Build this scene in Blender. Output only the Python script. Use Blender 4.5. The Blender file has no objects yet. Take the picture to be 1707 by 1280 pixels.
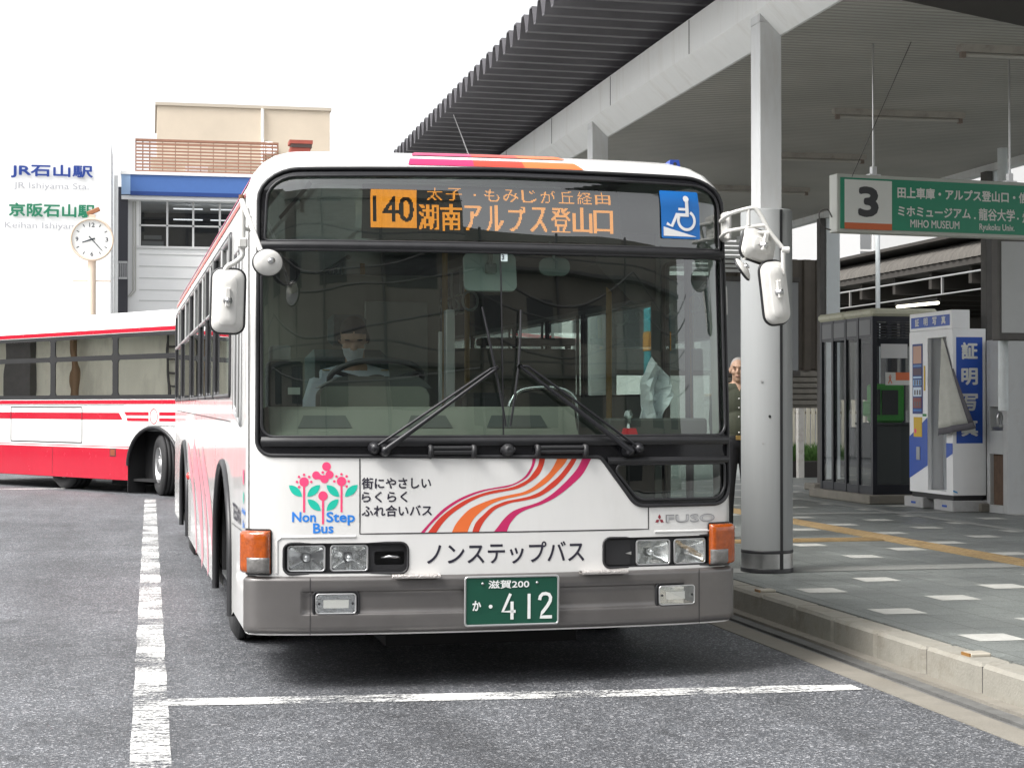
import bpy, math, random
import numpy as np
from mathutils import Vector, Matrix, geometry
random.seed(7)
sc = bpy.context.scene
COL = sc.collection
R = math.radians
# ------------------------------------------------------------ camera
cam = bpy.data.cameras.new('camera'); camo = bpy.data.objects.new('camera', cam); COL.objects.link(camo)
cam.sensor_width = 36.0; cam.lens = 36.0*2900/1707; cam.clip_end = 800; cam.clip_start = 0.1
camo.location = (0, 0, 1.40)
camo.rotation_euler = (R(90+0.711), 0, R(-11.75))
sc.camera = camo
# ------------------------------------------------------------ light: bright overcast day
SUN_EL, SUN_AZ = 52.0, 250.0      # azimuth clockwise from +Y
w = bpy.data.worlds.new('World'); sc.world = w; w.use_nodes = True
nt = w.node_tree; nt.nodes.clear()
sky = nt.nodes.new('ShaderNodeTexSky'); sky.sky_type = 'NISHITA'; sky.sun_disc = False
sky.sun_elevation = R(SUN_EL); sky.sun_rotation = R(SUN_AZ); sky.dust_density = 4.0; sky.air_density = 1.0; sky.ozone_density = 1.0
hs = nt.nodes.new('ShaderNodeHueSaturation'); hs.inputs['Saturation'].default_value = 0.10
bgn = nt.nodes.new('ShaderNodeBackground'); bgn.inputs['Strength'].default_value = 0.15
wo = nt.nodes.new('ShaderNodeOutputWorld')
nt.links.new(sky.outputs[0], hs.inputs['Color']); nt.links.new(hs.outputs[0], bgn.inputs['Color']); nt.links.new(bgn.outputs[0], wo.inputs[0])
sd = bpy.data.lights.new('sun', 'SUN'); sd.energy = 1.5; sd.angle = R(25); sd.color = (1, .97, .93)
so = bpy.data.objects.new('sun', sd); COL.objects.link(so)
az, el = R(SUN_AZ), R(SUN_EL)
sdir = Vector((math.sin(az)*math.cos(el), math.cos(az)*math.cos(el), math.sin(el)))
so.rotation_euler = sdir.to_track_quat('Z', 'Y').to_euler(); so.location = (-20, -20, 30)
sc.view_settings.view_transform = 'Standard'; sc.view_settings.look = 'None'
sc.view_settings.exposure = 1.2; sc.view_settings.gamma = 1.0
sc.cycles.use_denoising = True
sc.cycles.max_bounces = 10; sc.cycles.transparent_max_bounces = 24
sc.cycles.sample_clamp_indirect = 4.0

# ------------------------------------------------------------ materials
def lin(c):
    if isinstance(c, str):
        c = c.lstrip('#'); v = [int(c[i:i+2], 16)/255 for i in (0, 2, 4)]
        return tuple(x/12.92 if x <= .04045 else ((x+.055)/1.055)**2.4 for x in v)
    return tuple(c) if hasattr(c, '__len__') else (c, c, c)
_M = {}
def mat(name, col, rough=.5, metal=0., spec=.5, var=0., vscale=6., bump=0., bscale=40., coat=0., emit=None, estr=0., dirt=0., dirtcol=(.05,.045,.04), dscale=3., stretch=(1,1,1)):
    if name in _M: return _M[name]
    m = bpy.data.materials.new(name); m.use_nodes = True; t = m.node_tree; b = t.nodes['Principled BSDF']
    c = lin(col); b.inputs['Base Color'].default_value = (*c, 1)
    b.inputs['Roughness'].default_value = rough; b.inputs['Metallic'].default_value = metal
    b.inputs['Specular IOR Level'].default_value = spec
    if coat: b.inputs['Coat Weight'].default_value = coat; b.inputs['Coat Roughness'].default_value = .03
    if emit is not None: b.inputs['Emission Color'].default_value = (*lin(emit), 1); b.inputs['Emission Strength'].default_value = estr
    L = t.links
    if var or bump or dirt:
        tc = t.nodes.new('ShaderNodeTexCoord'); mp = t.nodes.new('ShaderNodeMapping'); mp.inputs['Scale'].default_value = stretch
        L.new(tc.outputs['Object'], mp.inputs[0]); src = mp.outputs[0]
    cur = None
    if var:
        n = t.nodes.new('ShaderNodeTexNoise'); n.inputs['Scale'].default_value = vscale; n.inputs['Detail'].default_value = 6; n.inputs['Roughness'].default_value = .65
        L.new(src, n.inputs['Vector'])
        mr = t.nodes.new('ShaderNodeMapRange'); mr.inputs[1].default_value = .25; mr.inputs[2].default_value = .75; mr.inputs[3].default_value = 1-var; mr.inputs[4].default_value = 1+var
        L.new(n.outputs[0], mr.inputs[0])
        mx = t.nodes.new('ShaderNodeMix'); mx.data_type = 'RGBA'; mx.blend_type = 'MULTIPLY'; mx.inputs[0].default_value = 1
        mx.inputs[6].default_value = (*c, 1); L.new(mr.outputs[0], mx.inputs[7]); cur = mx.outputs[2]
        rr = t.nodes.new('ShaderNodeMapRange'); rr.inputs[3].default_value = max(0, rough-.08); rr.inputs[4].default_value = min(1, rough+.08)
        L.new(n.outputs[0], rr.inputs[0]); L.new(rr.outputs[0], b.inputs['Roughness'])
    if dirt:
        n2 = t.nodes.new('ShaderNodeTexNoise'); n2.inputs['Scale'].default_value = dscale; n2.inputs['Detail'].default_value = 8; n2.inputs['Roughness'].default_value = .7
        L.new(src, n2.inputs['Vector'])
        m2 = t.nodes.new('ShaderNodeMapRange'); m2.inputs[1].default_value = .5; m2.inputs[2].default_value = .75; m2.inputs[4].default_value = dirt
        L.new(n2.outputs[0], m2.inputs[0])
        mx2 = t.nodes.new('ShaderNodeMix'); mx2.data_type = 'RGBA'; L.new(m2.outputs[0], mx2.inputs[0])
        mx2.inputs[6].default_value = (*c, 1); mx2.inputs[7].default_value = (*dirtcol, 1)
        if cur: L.new(cur, mx2.inputs[6])
        cur = mx2.outputs[2]
    if cur: L.new(cur, b.inputs['Base Color'])
    if bump:
        n3 = t.nodes.new('ShaderNodeTexNoise'); n3.inputs['Scale'].default_value = bscale; n3.inputs['Detail'].default_value = 5
        L.new(src, n3.inputs['Vector']); bp = t.nodes.new('ShaderNodeBump'); bp.inputs['Strength'].default_value = bump; bp.inputs['Distance'].default_value = .01
        L.new(n3.outputs[0], bp.inputs['Height']); L.new(bp.outputs[0], b.inputs['Normal'])
    _M[name] = m; return m
def glass(name, tint, refl=0., ior=1.5, rough=0., wob=0.):
    if name in _M: return _M[name]
    m = bpy.data.materials.new(name); m.use_nodes = True; t = m.node_tree; t.nodes.clear(); L = t.links
    o = t.nodes.new('ShaderNodeOutputMaterial'); tr = t.nodes.new('ShaderNodeBsdfTransparent'); tr.inputs[0].default_value = (*lin(tint), 1)
    g = t.nodes.new('ShaderNodeBsdfGlossy'); g.inputs['Roughness'].default_value = rough; g.inputs[0].default_value = (1, 1, 1, 1)
    fr = t.nodes.new('ShaderNodeFresnel'); fr.inputs[0].default_value = ior
    geo = t.nodes.new('ShaderNodeNewGeometry')
    # same reflectance from both faces of a thin pane
    vm = t.nodes.new('ShaderNodeVectorMath'); vm.operation = 'DOT_PRODUCT'; L.new(geo.outputs['Normal'], vm.inputs[0]); L.new(geo.outputs['Incoming'], vm.inputs[1])
    ab = t.nodes.new('ShaderNodeMath'); ab.operation = 'ABSOLUTE'; L.new(vm.outputs['Value'], ab.inputs[0])
    om = t.nodes.new('ShaderNodeMath'); om.operation = 'SUBTRACT'; om.inputs[0].default_value = 1; L.new(ab.outputs[0], om.inputs[1])
    pw = t.nodes.new('ShaderNodeMath'); pw.operation = 'POWER'; L.new(om.outputs[0], pw.inputs[0]); pw.inputs[1].default_value = 4.0
    f0 = ((ior-1)/(ior+1))**2*1.9 + refl
    mr = t.nodes.new('ShaderNodeMapRange'); L.new(pw.outputs[0], mr.inputs[0]); mr.inputs[3].default_value = f0; mr.inputs[4].default_value = .97
    mx = t.nodes.new('ShaderNodeMixShader'); L.new(mr.outputs[0], mx.inputs[0]); L.new(tr.outputs[0], mx.inputs[1]); L.new(g.outputs[0], mx.inputs[2]); L.new(mx.outputs[0], o.inputs[0])
    t.nodes.remove(fr)
    if wob:
        tc = t.nodes.new('ShaderNodeTexCoord'); n = t.nodes.new('ShaderNodeTexNoise'); n.inputs['Scale'].default_value = 1.6; n.inputs['Detail'].default_value = 1
        L.new(tc.outputs['Object'], n.inputs['Vector']); bp = t.nodes.new('ShaderNodeBump'); bp.inputs['Strength'].default_value = wob; bp.inputs['Distance'].default_value = .05
        L.new(n.outputs[0], bp.inputs['Height']); L.new(bp.outputs[0], g.inputs['Normal'])
    _M[name] = m; return m

# ------------------------------------------------------------ mesh builder
class MB:
    def __init__(s, m=None): s.v=[]; s.f=[]; s.mi=[]; s.ms=[]; s.sm=[]; s.n={}; s.cur=0; s.xf=None; s.m(m) if m else None
    def m(s, m):
        if m not in s.ms: s.ms.append(m)
        s.cur = s.ms.index(m); return s
    def add(s, vs, fs, smooth=False, normals=None):
        o = len(s.v)
        for i, p in enumerate(vs):
            p = Vector(p)
            if s.xf is not None: p = s.xf @ p
            s.v.append(p)
            if normals is not None:
                n = Vector(normals[i]); s.n[o+i] = (s.xf.to_3x3() @ n) if s.xf is not None else n
        for f in fs: s.f.append([o+i for i in f]); s.mi.append(s.cur); s.sm.append(smooth)
        return s
    def box(s, x0, x1, y0, y1, z0, z1, b=0.):
        if b <= 0:
            vs=[(x,y,z) for z in (z0,z1) for y in (y0,y1) for x in (x0,x1)]
            return s.add(vs, [(0,2,3,1),(4,5,7,6),(0,1,5,4),(2,6,7,3),(0,4,6,2),(1,3,7,5)])
        lo=(x0,y0,z0); hi=(x1,y1,z1); b=min(b,(x1-x0)*.49,(y1-y0)*.49,(z1-z0)*.49); vs=[]; ix={}
        for sx in (0,1):
            for sy in (0,1):
                for sz in (0,1):
                    c=[(lo,hi)[k][i] for i,k in enumerate((sx,sy,sz))]; d=[b if k==0 else -b for k in (sx,sy,sz)]
                    for a in range(3):
                        p=[c[i]+(0 if i==a else d[i]) for i in range(3)]; ix[(sx,sy,sz,a)]=len(vs); vs.append(p)
        fs=[]
        for a in range(3):
            u,w_=[i for i in range(3) if i!=a]
            for k in (0,1):
                q=[]
                for (p,r_) in ((0,0),(1,0),(1,1),(0,1)):
                    t=[0,0,0]; t[a]=k; t[u]=p; t[w_]=r_; q.append(ix[(*t,a)])
                fs.append(q)
        for a in range(3):
            u,w_=[i for i in range(3) if i!=a]
            for p in (0,1):
                for r_ in (0,1):
                    t0=[0,0,0]; t0[u]=p; t0[w_]=r_; t1=list(t0); t1[a]=1
                    fs.append([ix[(*t0,u)],ix[(*t1,u)],ix[(*t1,w_)],ix[(*t0,w_)]])
        for sx in (0,1):
            for sy in (0,1):
                for sz in (0,1): fs.append([ix[(sx,sy,sz,a)] for a in range(3)])
        cen=Vector([(lo[i]+hi[i])/2 for i in range(3)])
        out=[]
        for f in fs:
            P=[Vector(vs[i]) for i in f]; nn=(P[1]-P[0]).cross(P[2]-P[0]); mc=sum(P,Vector())/len(P)-cen
            out.append(f if nn.dot(mc)>0 else f[::-1])
        return s.add(vs, out)
    def tube(s, pts, r, n=10, closed=False, caps=True, smooth=True):
        P=[Vector(p) for p in pts]; k=len(P); vs=[]; fs=[]
        rs=r if hasattr(r,'__len__') else [r]*k
        up=None
        for i in range(k):
            a=P[(i-1)%k] if (closed or i>0) else P[i]; b=P[(i+1)%k] if (closed or i<k-1) else P[i]
            t=(b-a).normalized()
            if up is None:
                up=Vector((0,0,1)) if abs(t.z)<.9 else Vector((1,0,0))
            u=(up-t*up.dot(t)).normalized(); w_=t.cross(u); up=u
            sc_=1.
            for j in range(n):
                an=2*math.pi*j/n; vs.append(P[i]+(u*math.cos(an)+w_*math.sin(an))*rs[i]*sc_)
        m_=k if closed else k-1
        for i in range(m_):
            for j in range(n):
                a=i*n+j; b=i*n+(j+1)%n; c=((i+1)%k)*n+(j+1)%n; d=((i+1)%k)*n+j; fs.append((a,b,c,d))
        s.add(vs, fs, smooth)
        if caps and not closed:
            s.add(vs[:n], [tuple(range(n))[::-1]]); s.add(vs[-n:], [tuple(range(n))])
        return s
    def lathe(s, prof, n=32, M=None, smooth=True, close=False):
        # profile of (radius, height) about local z, then matrix M
        M = M or Matrix(); vs=[]; fs=[]; k=len(prof)
        for (r,h) in prof:
            for j in range(n):
                a=2*math.pi*j/n; vs.append(M@Vector((r*math.cos(a), r*math.sin(a), h)))
        for i in range(k-1):
            for j in range(n):
                fs.append((i*n+j, i*n+(j+1)%n, (i+1)*n+(j+1)%n, (i+1)*n+j))
        return s.add(vs, fs, smooth)
    def prism(s, poly, fn0, fn1, top=True, bot=True, smooth=False):
        # polygon (2d) swept between fn0(p) and fn1(p)
        n=len(poly); a=[Vector(fn0(*p)) for p in poly]; b=[Vector(fn1(*p)) for p in poly]
        vs=a+b; fs=[(i,(i+1)%n,n+(i+1)%n,n+i) for i in range(n)]
        s.add(vs, fs, smooth)
        if bot: s.add(a, [tuple(range(n))[::-1]])
        if top: s.add(b, [tuple(range(n))])
        return s
    def grid(s, us, vs_, fn, smooth=True, flip=False):
        V=[fn(u,v) for u in us for v in vs_]; nv=len(vs_); fs=[]
        for i in range(len(us)-1):
            for j in range(nv-1):
                f=(i*nv+j,(i+1)*nv+j,(i+1)*nv+j+1,i*nv+j+1); fs.append(f[::-1] if flip else f)
        return s.add(V, fs, smooth)
    def cdt(s, outer, holes, fn, step=.1, nfn=None, stepv=None, flip=False):
        pts=[]; ed=[]
        for loop in [outer]+list(holes):
            o=len(pts); q=[]
            for i in range(len(loop)):
                a=Vector(loop[i]); b=Vector(loop[(i+1)%len(loop)])
                k=max(1,int(math.ceil(max(abs(b.x-a.x)/step, abs(b.y-a.y)/(stepv or step)))))
                for j in range(k): q.append(a.lerp(b,j/k))
            pts+=q; ed+=[(o+i,o+(i+1)%len(q)) for i in range(len(q))]
        xs=[p.x for p in pts]; ys=[p.y for p in pts]
        nx=int((max(xs)-min(xs))/step)+1; ny=int((max(ys)-min(ys))/(stepv or step))+1
        for i in range(1,nx):
            for j in range(1,ny):
                pts.append(Vector((min(xs)+(max(xs)-min(xs))*i/nx, min(ys)+(max(ys)-min(ys))*j/ny)))
        r=geometry.delaunay_2d_cdt(pts, ed, [], 0, 1e-5)
        V=r[0]; F=[f for f in r[2] if len(f)>=3]; A=np.array([tuple(p) for p in V])
        cen=np.array([A[list(f)].mean(0) for f in F]); ins=np.zeros(len(F),int)
        for loop in [outer]+list(holes):
            q=np.array([tuple(p[:2]) for p in loop]); c=np.zeros(len(F),bool)
            for i in range(len(q)):
                (xa,ya),(xb,yb)=q[i],q[(i+1)%len(q)]
                if ya==yb: continue
                hit=((ya>cen[:,1])!=(yb>cen[:,1]))&(cen[:,0]<(xb-xa)*(cen[:,1]-ya)/(yb-ya)+xa); c^=hit
            ins+=c
        F=[f for f,k in zip(F,ins) if k==1]
        P=fn([p.x for p in V],[p.y for p in V]); N=nfn([p.x for p in V],[p.y for p in V]) if nfn else None
        fs=[tuple(f)[::-1] if flip else tuple(f) for f in F]
        return s.add([tuple(p) for p in P], fs, True, [tuple(n) for n in N] if N is not None else None)
    def build(s, name, parent=None, label=None, loc=None):
        me=bpy.data.meshes.new(name); me.from_pydata([tuple(v) for v in s.v], [], s.f)
        for m in s.ms: me.materials.append(m)
        me.polygons.foreach_set('material_index', s.mi); me.polygons.foreach_set('use_smooth', s.sm)
        me.update()
        if s.n:
            ns=[]
            for i,v in enumerate(me.vertices): ns.append(tuple(s.n[i]) if i in s.n else tuple(v.normal))
            try: me.normals_split_custom_set_from_vertices(ns)
            except Exception as e: print('nrm',e)
        o=bpy.data.objects.new(name, me); COL.objects.link(o)
        if parent is not None: o.parent=parent
        if loc is not None: o.location=loc
        if label: o['label']=label
        return o
def thing(name, label, cat, loc=(0,0,0), rz=0., group=None):
    o=bpy.data.objects.new(name, None); COL.objects.link(o); o.location=loc; o.rotation_euler=(0,0,rz)
    o.empty_display_size=.2; o['label']=label; o['category']=cat
    if group: o['group']=group
    return o
def tag(o, label, cat, group=None):
    o['label']=label; o['category']=cat
    if group: o['group']=group
    return o
def struct(o): o['kind']='structure'; return o
def dup(root, loc=None, rz=None, label=None):
    r=root.copy(); COL.objects.link(r)
    if loc is not None: r.location=loc
    if rz is not None: r.rotation_euler=(0,0,rz)
    if label: r['label']=label
    for ch in list(root.children):
        c=ch.copy(); COL.objects.link(c); c.parent=r
        for g in list(ch.children):
            d=g.copy(); COL.objects.link(d); d.parent=c
    return r
def rpoly(pts, n=5):
    # polygon with rounded corners: points (x, y, r)
    out=[]; k=len(pts)
    for i in range(k):
        p=Vector(pts[i][:2]); r=pts[i][2] if len(pts[i])>2 else 0
        if r<=0: out.append(tuple(p)); continue
        a=Vector(pts[i-1][:2]); b=Vector(pts[(i+1)%k][:2]); da=(a-p).normalized(); db=(b-p).normalized()
        ang=da.angle(db); t=min(r/math.tan(ang/2), (a-p).length*.49, (b-p).length*.49); r2=t*math.tan(ang/2)
        c=p+(da+db).normalized()*(r2/math.sin(ang/2)); p0=p+da*t; p1=p+db*t
        a0=math.atan2(*(p0-c).yx); a1=math.atan2(*(p1-c).yx); d=(a1-a0+math.pi)%(2*math.pi)-math.pi
        for j in range(n+1): an=a0+d*j/n; out.append((c.x+r2*math.cos(an), c.y+r2*math.sin(an)))
    return out
def rrect(x0,x1,y0,y1,r,n=4): return rpoly([(x0,y0,r),(x1,y0,r),(x1,y1,r),(x0,y1,r)],n)
_TX={}
def text2d(body, bold=0., res=3):
    # outlines of a line of writing as flat triangles, in units of one text height
    key=(body,bold,res)
    if key in _TX: return _TX[key]
    c=bpy.data.curves.new('writing','FONT'); c.body=body; c.size=1; c.offset=bold; c.resolution_u=res; c.fill_mode='FRONT'
    o=bpy.data.objects.new('writing', c); COL.objects.link(o)
    dg=bpy.context.evaluated_depsgraph_get(); me=bpy.data.meshes.new_from_object(o.evaluated_get(dg))
    V=np.array([v.co[:2] for v in me.vertices]); F=[]
    me.calc_loop_triangles(); F=[tuple(t.vertices) for t in me.loop_triangles]
    bpy.data.objects.remove(o); bpy.data.curves.remove(c); bpy.data.meshes.remove(me)
    _TX[key]=(V,F); return V,F
def put_text(mb, body, x0, x1, y0, y1, fn, bold=0., res=3, maxw=None):
    # heavier strokes: the outline laid several times, each a hair further out
    V,F=text2d(body,0.,res); lo=V.min(0); hi=V.max(0); q=(V-lo)/(hi-lo)
    h=y1-y0; d=bold*h*1.1; k=max(0,int(math.ceil(bold*h/.0012))) if bold else 0
    offs=[(0,0)]
    if bold:
        n=8; offs+=[(d*math.cos(2*math.pi*i/n),d*math.sin(2*math.pi*i/n)) for i in range(n)]
    xs=x0+d+q[:,0]*(x1-x0-2*d); ys=y0+d+q[:,1]*(h-2*d)
    xm,ym=(x0+x1)/2,(y0+y1)/2; T=[Vector(tuple(p)) for p in fn([xm,xm+.01,xm],[ym,ym,ym+.01])]
    N=(T[1]-T[0]).cross(T[2]-T[0]).normalized()
    for i,(dx,dy) in enumerate(offs):
        P=[Vector(tuple(p))+N*(.00004*i) for p in fn(xs+dx,ys+dy)]; mb.add(P, F)
def stroke2d(pts, wd, closed=False):
    # thick polyline as quads (2d)
    q=[]; n=len(pts); P=[Vector(p) for p in pts]; L=[]
    for i in range(n):
        a=P[i-1] if i>0 else P[i]; b=P[i+1] if i<n-1 else P[i]; t=(b-a).normalized(); nrm=Vector((-t.y,t.x))
        w_=wd[i] if hasattr(wd,'__len__') else wd
        L.append((P[i]+nrm*w_/2, P[i]-nrm*w_/2))
    return L
def arc2d(cx,cy,r,a0=0,a1=360,n=20,ry=None):
    ry=ry or r
    return [(cx+r*math.cos(R(a0+(a1-a0)*i/n)), cy+ry*math.sin(R(a0+(a1-a0)*i/n))) for i in range(n+(0 if abs(a1-a0)==360 else 1))]
def poly_on(mb, poly, fn):
    P=[tuple(p) for p in fn([p[0] for p in poly],[p[1] for p in poly])]; mb.add(P,[tuple(range(len(P)))])
def strip_on(mb, L, fn):
    n=len(L); A=fn([a.x for a,b in L],[a.y for a,b in L]); B=fn([b.x for a,b in L],[b.y for a,b in L])
    mb.add([tuple(p) for p in A]+[tuple(p) for p in B], [(i,n+i,n+i+1,i+1) for i in range(n-1)])
def smoothpath(pts, n=6):
    P=[Vector(p) for p in pts]; out=[]
    for i in range(len(P)-1):
        p0=P[max(i-1,0)];p1=P[i];p2=P[i+1];p3=P[min(i+2,len(P)-1)]
        for j in range(n):
            t=j/n; out.append(.5*((2*p1)+(p2-p0)*t+(2*p0-5*p1+4*p2-p3)*t*t+(3*p1-p0-3*p2+p3)*t**3))
    out.append(P[-1]); return out
# ------------------------------------------------------------ shared materials
white = mat('white_coachwork', (.70,.695,.68), .24, coat=.5, var=.035, vscale=2.2, bump=.02, bscale=2.2, dirt=.18, dirtcol=(.42,.39,.34), dscale=1.3, stretch=(2.2,1,.7))
rubber = mat('black_rubber', (.018,.018,.020), .42, var=.2, vscale=20)
blackgl = mat('black_gloss_panel', (.012,.012,.014), .12)
blackpl = mat('black_plastic', (.02,.02,.022), .5)
greyint = mat('cab_lining', (.30,.30,.28), .7, var=.06)
beigeint = mat('cab_panel_moulding', (.19,.19,.16), .6, var=.05)
darkint = mat('cab_dark_plastic', (.05,.053,.053), .55)
chrome = mat('chrome', (.82,.82,.82), .12, 1.)
steel = mat('brushed_steel', (.55,.55,.55), .32, 1., var=.12, vscale=14)
silver = mat('silver_bumper_paint', (.155,.147,.143), .36, .5, coat=.2, var=.07, vscale=4, bump=.02, bscale=3, dirt=.22, dirtcol=(.10,.09,.08), dscale=7)
alum = mat('aluminium_trim', (.62,.62,.62), .3, .9)
mirrorshell = mat('cream_mirror_plastic', (.64,.63,.60), .45, var=.06, vscale=9, dirt=.25, dirtcol=(.30,.27,.23), dscale=10)
amber = mat('amber_lens', (.34,.062,.002), .12, coat=.6, var=.3, vscale=40, bump=.3, bscale=60)
lensglass = glass('lamp_lens', (.90,.92,.92), .08, 1.6)
reflector = mat('lamp_reflector', (.80,.80,.79), .16, 1., bump=.5, bscale=18)
windglass = glass('windscreen_glass', (.64,.73,.69), .055, 1.55, wob=.045)
sideglass = glass('side_window_glass', (.62,.70,.66), .10, 1.6, wob=.012)
tyrem = mat('tyre_rubber', (.022,.022,.023), .8, var=.25, vscale=12, bump=.3, bscale=60)
rimm = mat('wheel_rim', (.52,.52,.52), .35, .8, var=.1)
navyink = mat('dark_lettering', (.022,.020,.035), .5)
pinkm = mat('pink_logo_paint', '#ee4a78', .4); tealm = mat('teal_logo_paint', '#20b8a0', .4); bluem = mat('blue_logo_paint', '#2a7fd8', .4)
mag = mat('magenta_stripe', '#c02b62', .3); redm = mat('red_stripe', '#c8402f', .3); orm = mat('orange_stripe', '#e2703a', .3)
ledm = mat('amber_diode', (.02,.01,0), .5, emit=(1.,.335,.028), estr=.74)
gapm = mat('panel_gap', (.03,.028,.03), .6)
under = mat('chassis_black', (.012,.012,.013), .8)

# ------------------------------------------------------------ bus body surface (s along the plan outline, v up)
W=1.225; LEN=10.9; CR=.05; SH=.018; VT=2.42; ZR=2.672; INS=.30
def _plan():
    pts=[]; f=lambda x:.07*(x/1.1)**2+.05*(x/1.2)**8
    for x in np.linspace(0,W-CR,40): pts.append((x,f(x)))
    x0=W-CR; y0=f(x0); a0=math.atan((f(x0+1e-4)-f(x0-1e-4))/2e-4); Rr=CR/(1-math.sin(a0))
    for a in np.linspace(a0,math.pi/2,14)[1:]: pts.append((x0+Rr*(math.sin(a)-math.sin(a0)), y0+Rr*(math.cos(a0)-math.cos(a))))
    ye=pts[-1][1]
    for y in np.linspace(ye,LEN-.1,60)[1:]: pts.append((W,y))
    pts+=[(W-.1,LEN),(0,LEN)]
    pts=np.array(pts); return np.concatenate([[0],np.cumsum(np.hypot(*np.diff(pts,axis=0).T))]), pts
PS,PP=_plan(); SEND=float(PS[-1]); VMAX=VT+(ZR-VT)*math.pi/2
def S(s,v,off=0.):
    s=np.asarray(s,float)-SH; v=np.asarray(v,float); a=np.abs(s); sg=np.where(s<0,-1.,1.)
    x=np.interp(a,PS,PP[:,0]); y=np.interp(a,PS,PP[:,1]); e=.004
    tx=np.interp(a+e,PS,PP[:,0])-np.interp(np.maximum(a-e,0),PS,PP[:,0]); ty=np.interp(a+e,PS,PP[:,1])-np.interp(np.maximum(a-e,0),PS,PP[:,1])
    n=np.hypot(tx,ty)+1e-9; nx=ty/n; ny=-tx/n
    t=np.clip((v-VT)/((ZR-VT)*math.pi/2),0,1)*math.pi/2
    inset=INS*(1-np.cos(t)); z=np.where(v<=VT,v,VT+(ZR-VT)*np.sin(t))+np.asarray(off)*np.sin(t)
    lean=np.clip((np.minimum(z,VT)-1.0)/1.4,0,1)**1.3*.10; w_=np.clip(1-y/1.0,0,1); tum=.008*np.clip((z-1.0)/1.4,0,1)
    o=np.asarray(off)*np.cos(t)-tum*np.clip(y/.3,0,1)
    yi=inset*(np.clip(1-y/.8,0,1)-np.clip(1-(LEN-y)/.8,0,1))
    return np.stack([sg*(x+nx*o)*(1-inset/W)+SH*0, y+ny*o+lean*w_+yi, z],-1)
def Sn(s,v):
    s=np.asarray(s,float); v=np.asarray(v,float); e=.02
    a=S(s+e,v)-S(s-e,v); b=S(s,v+e)-S(s,v-e); n=np.cross(a,b); return n/(np.linalg.norm(n,axis=-1,keepdims=True)+1e-9)
def Soff(o): return lambda s,v: S(s,v,o)
def S1(s,v,o=0.): return Vector(S(s,v,o))

bus = thing('bus', 'white city bus with orange route 140 display parked nose-on beside the platform', 'bus', (1.7335,8.549,-.042), R(1.04)); bus.scale=(1.03,1.03,1.03); BW=Matrix.Translation((1.7335,8.549,-.042))@Matrix.Rotation(R(1.04),4,'Z')@Matrix.Scale(1.03,4)
# openings
mask = rpoly([(-1.175,1.163,.075),(.515,1.147,.04),(.70,.903,.09),(1.25,.903,.11),(1.25,2.575,.17),(.05,2.583),(-1.16,2.553,.17)],7)
signh = rpoly([(-1.132,2.195,.02),(1.212,2.195,.02),(1.212,2.527,.13),(.05,2.540),(-1.115,2.512,.13)],6)
windh = rpoly([(-1.150,1.250,.06),(1.222,1.250,.06),(1.222,2.152,.02),(-1.150,2.152,.02)],5)
lowh = rpoly([(.565,1.110,.03),(.712,.932,.07),(1.212,.932,.08),(1.212,1.110,.02)],5)
BL = rrect(-1.043,-.449,.596,.743,.035); BR = rrect(.528,1.139,.600,.747,.035)
def arch(sc_,h=.74): return [(sc_-h,.24)]+[(sc_+h*math.cos(R(a)), .52+.53*math.sin(R(a))) for a in range(180,-1,-12)]+[(sc_+h,.24)]
FA, RA = 3.10, 9.02
win_l = [(-4.06,-2.50),(-5.06,-4.14),(-6.14,-5.14),(-7.80,-6.22),(-9.88,-7.88),(-11.6,-9.96)]
win_r = [(2.46,4.06),(4.14,5.06),(5.14,6.14),(6.22,7.8),(7.88,9.88),(9.96,11.6)]
WB, WTp = 1.455, 2.35
holes = [mask, BL, BR, rpoly([(-2.10,1.36,.05),(-1.60,1.30,.03),(-1.60,2.2,.05),(-2.10,2.2,.05)])]
holes += [rrect(a,b,WB,WTp,.04) for a,b in win_l+win_r]
doorh = rrect(1.40,2.27,.36,2.20,.04)
holes += [doorh]
rear = rrect(SEND-.95,SEND-.06,1.45,2.2,.05); rearl = [(-x,y) for x,y in rear][::-1]
holes += [rear, rearl]
v0=.305
outer=[(-SEND+SH+.001,v0-.06)]+[(-p[0],p[1]+.02) for p in arch(RA)[::-1]]+[(-p[0],p[1]+.02) for p in arch(FA)[::-1]]
outer+=[(-2.2,v0-.005),(-1.22,v0),(1.35,v0)]
# the kerb side: the front door stands ahead of the arch
farch=arch(3.45); rarch=arch(RA+.0)
outer+=[(2.28,v0-.005)]+[(p[0],p[1]+.02) for p in arch(FA)]+[(p[0],p[1]+.02) for p in arch(RA+.0)]
outer+=[(SEND+SH-.001,v0-.06),(SEND+SH-.001,VMAX),(-SEND+SH+.001,VMAX)]
mb=MB(white)
mb.cdt(outer, holes, S, .07, Sn)
ss=np.concatenate([np.linspace(-SEND+SH,-1.5,60),np.linspace(-1.48,1.48,80),np.linspace(1.5,SEND+SH,60)])
cap=S(ss,np.full(len(ss),VMAX)); n0=len(ss)//2
P=[tuple(p) for p in cap]; mb.add(P+[(0,5.2,ZR+.03)],[(i,(i+1)%len(P),len(P)) for i in range(len(P))],True,[(0,0,1)]*(len(P)+1))
body=mb.build('body', bus)
mb=MB(greyint); mb.cdt([p for p in outer], holes, Soff(-.045), .22, None, flip=True)
lin_o=mb.build('interior_lining', bus)
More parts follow.
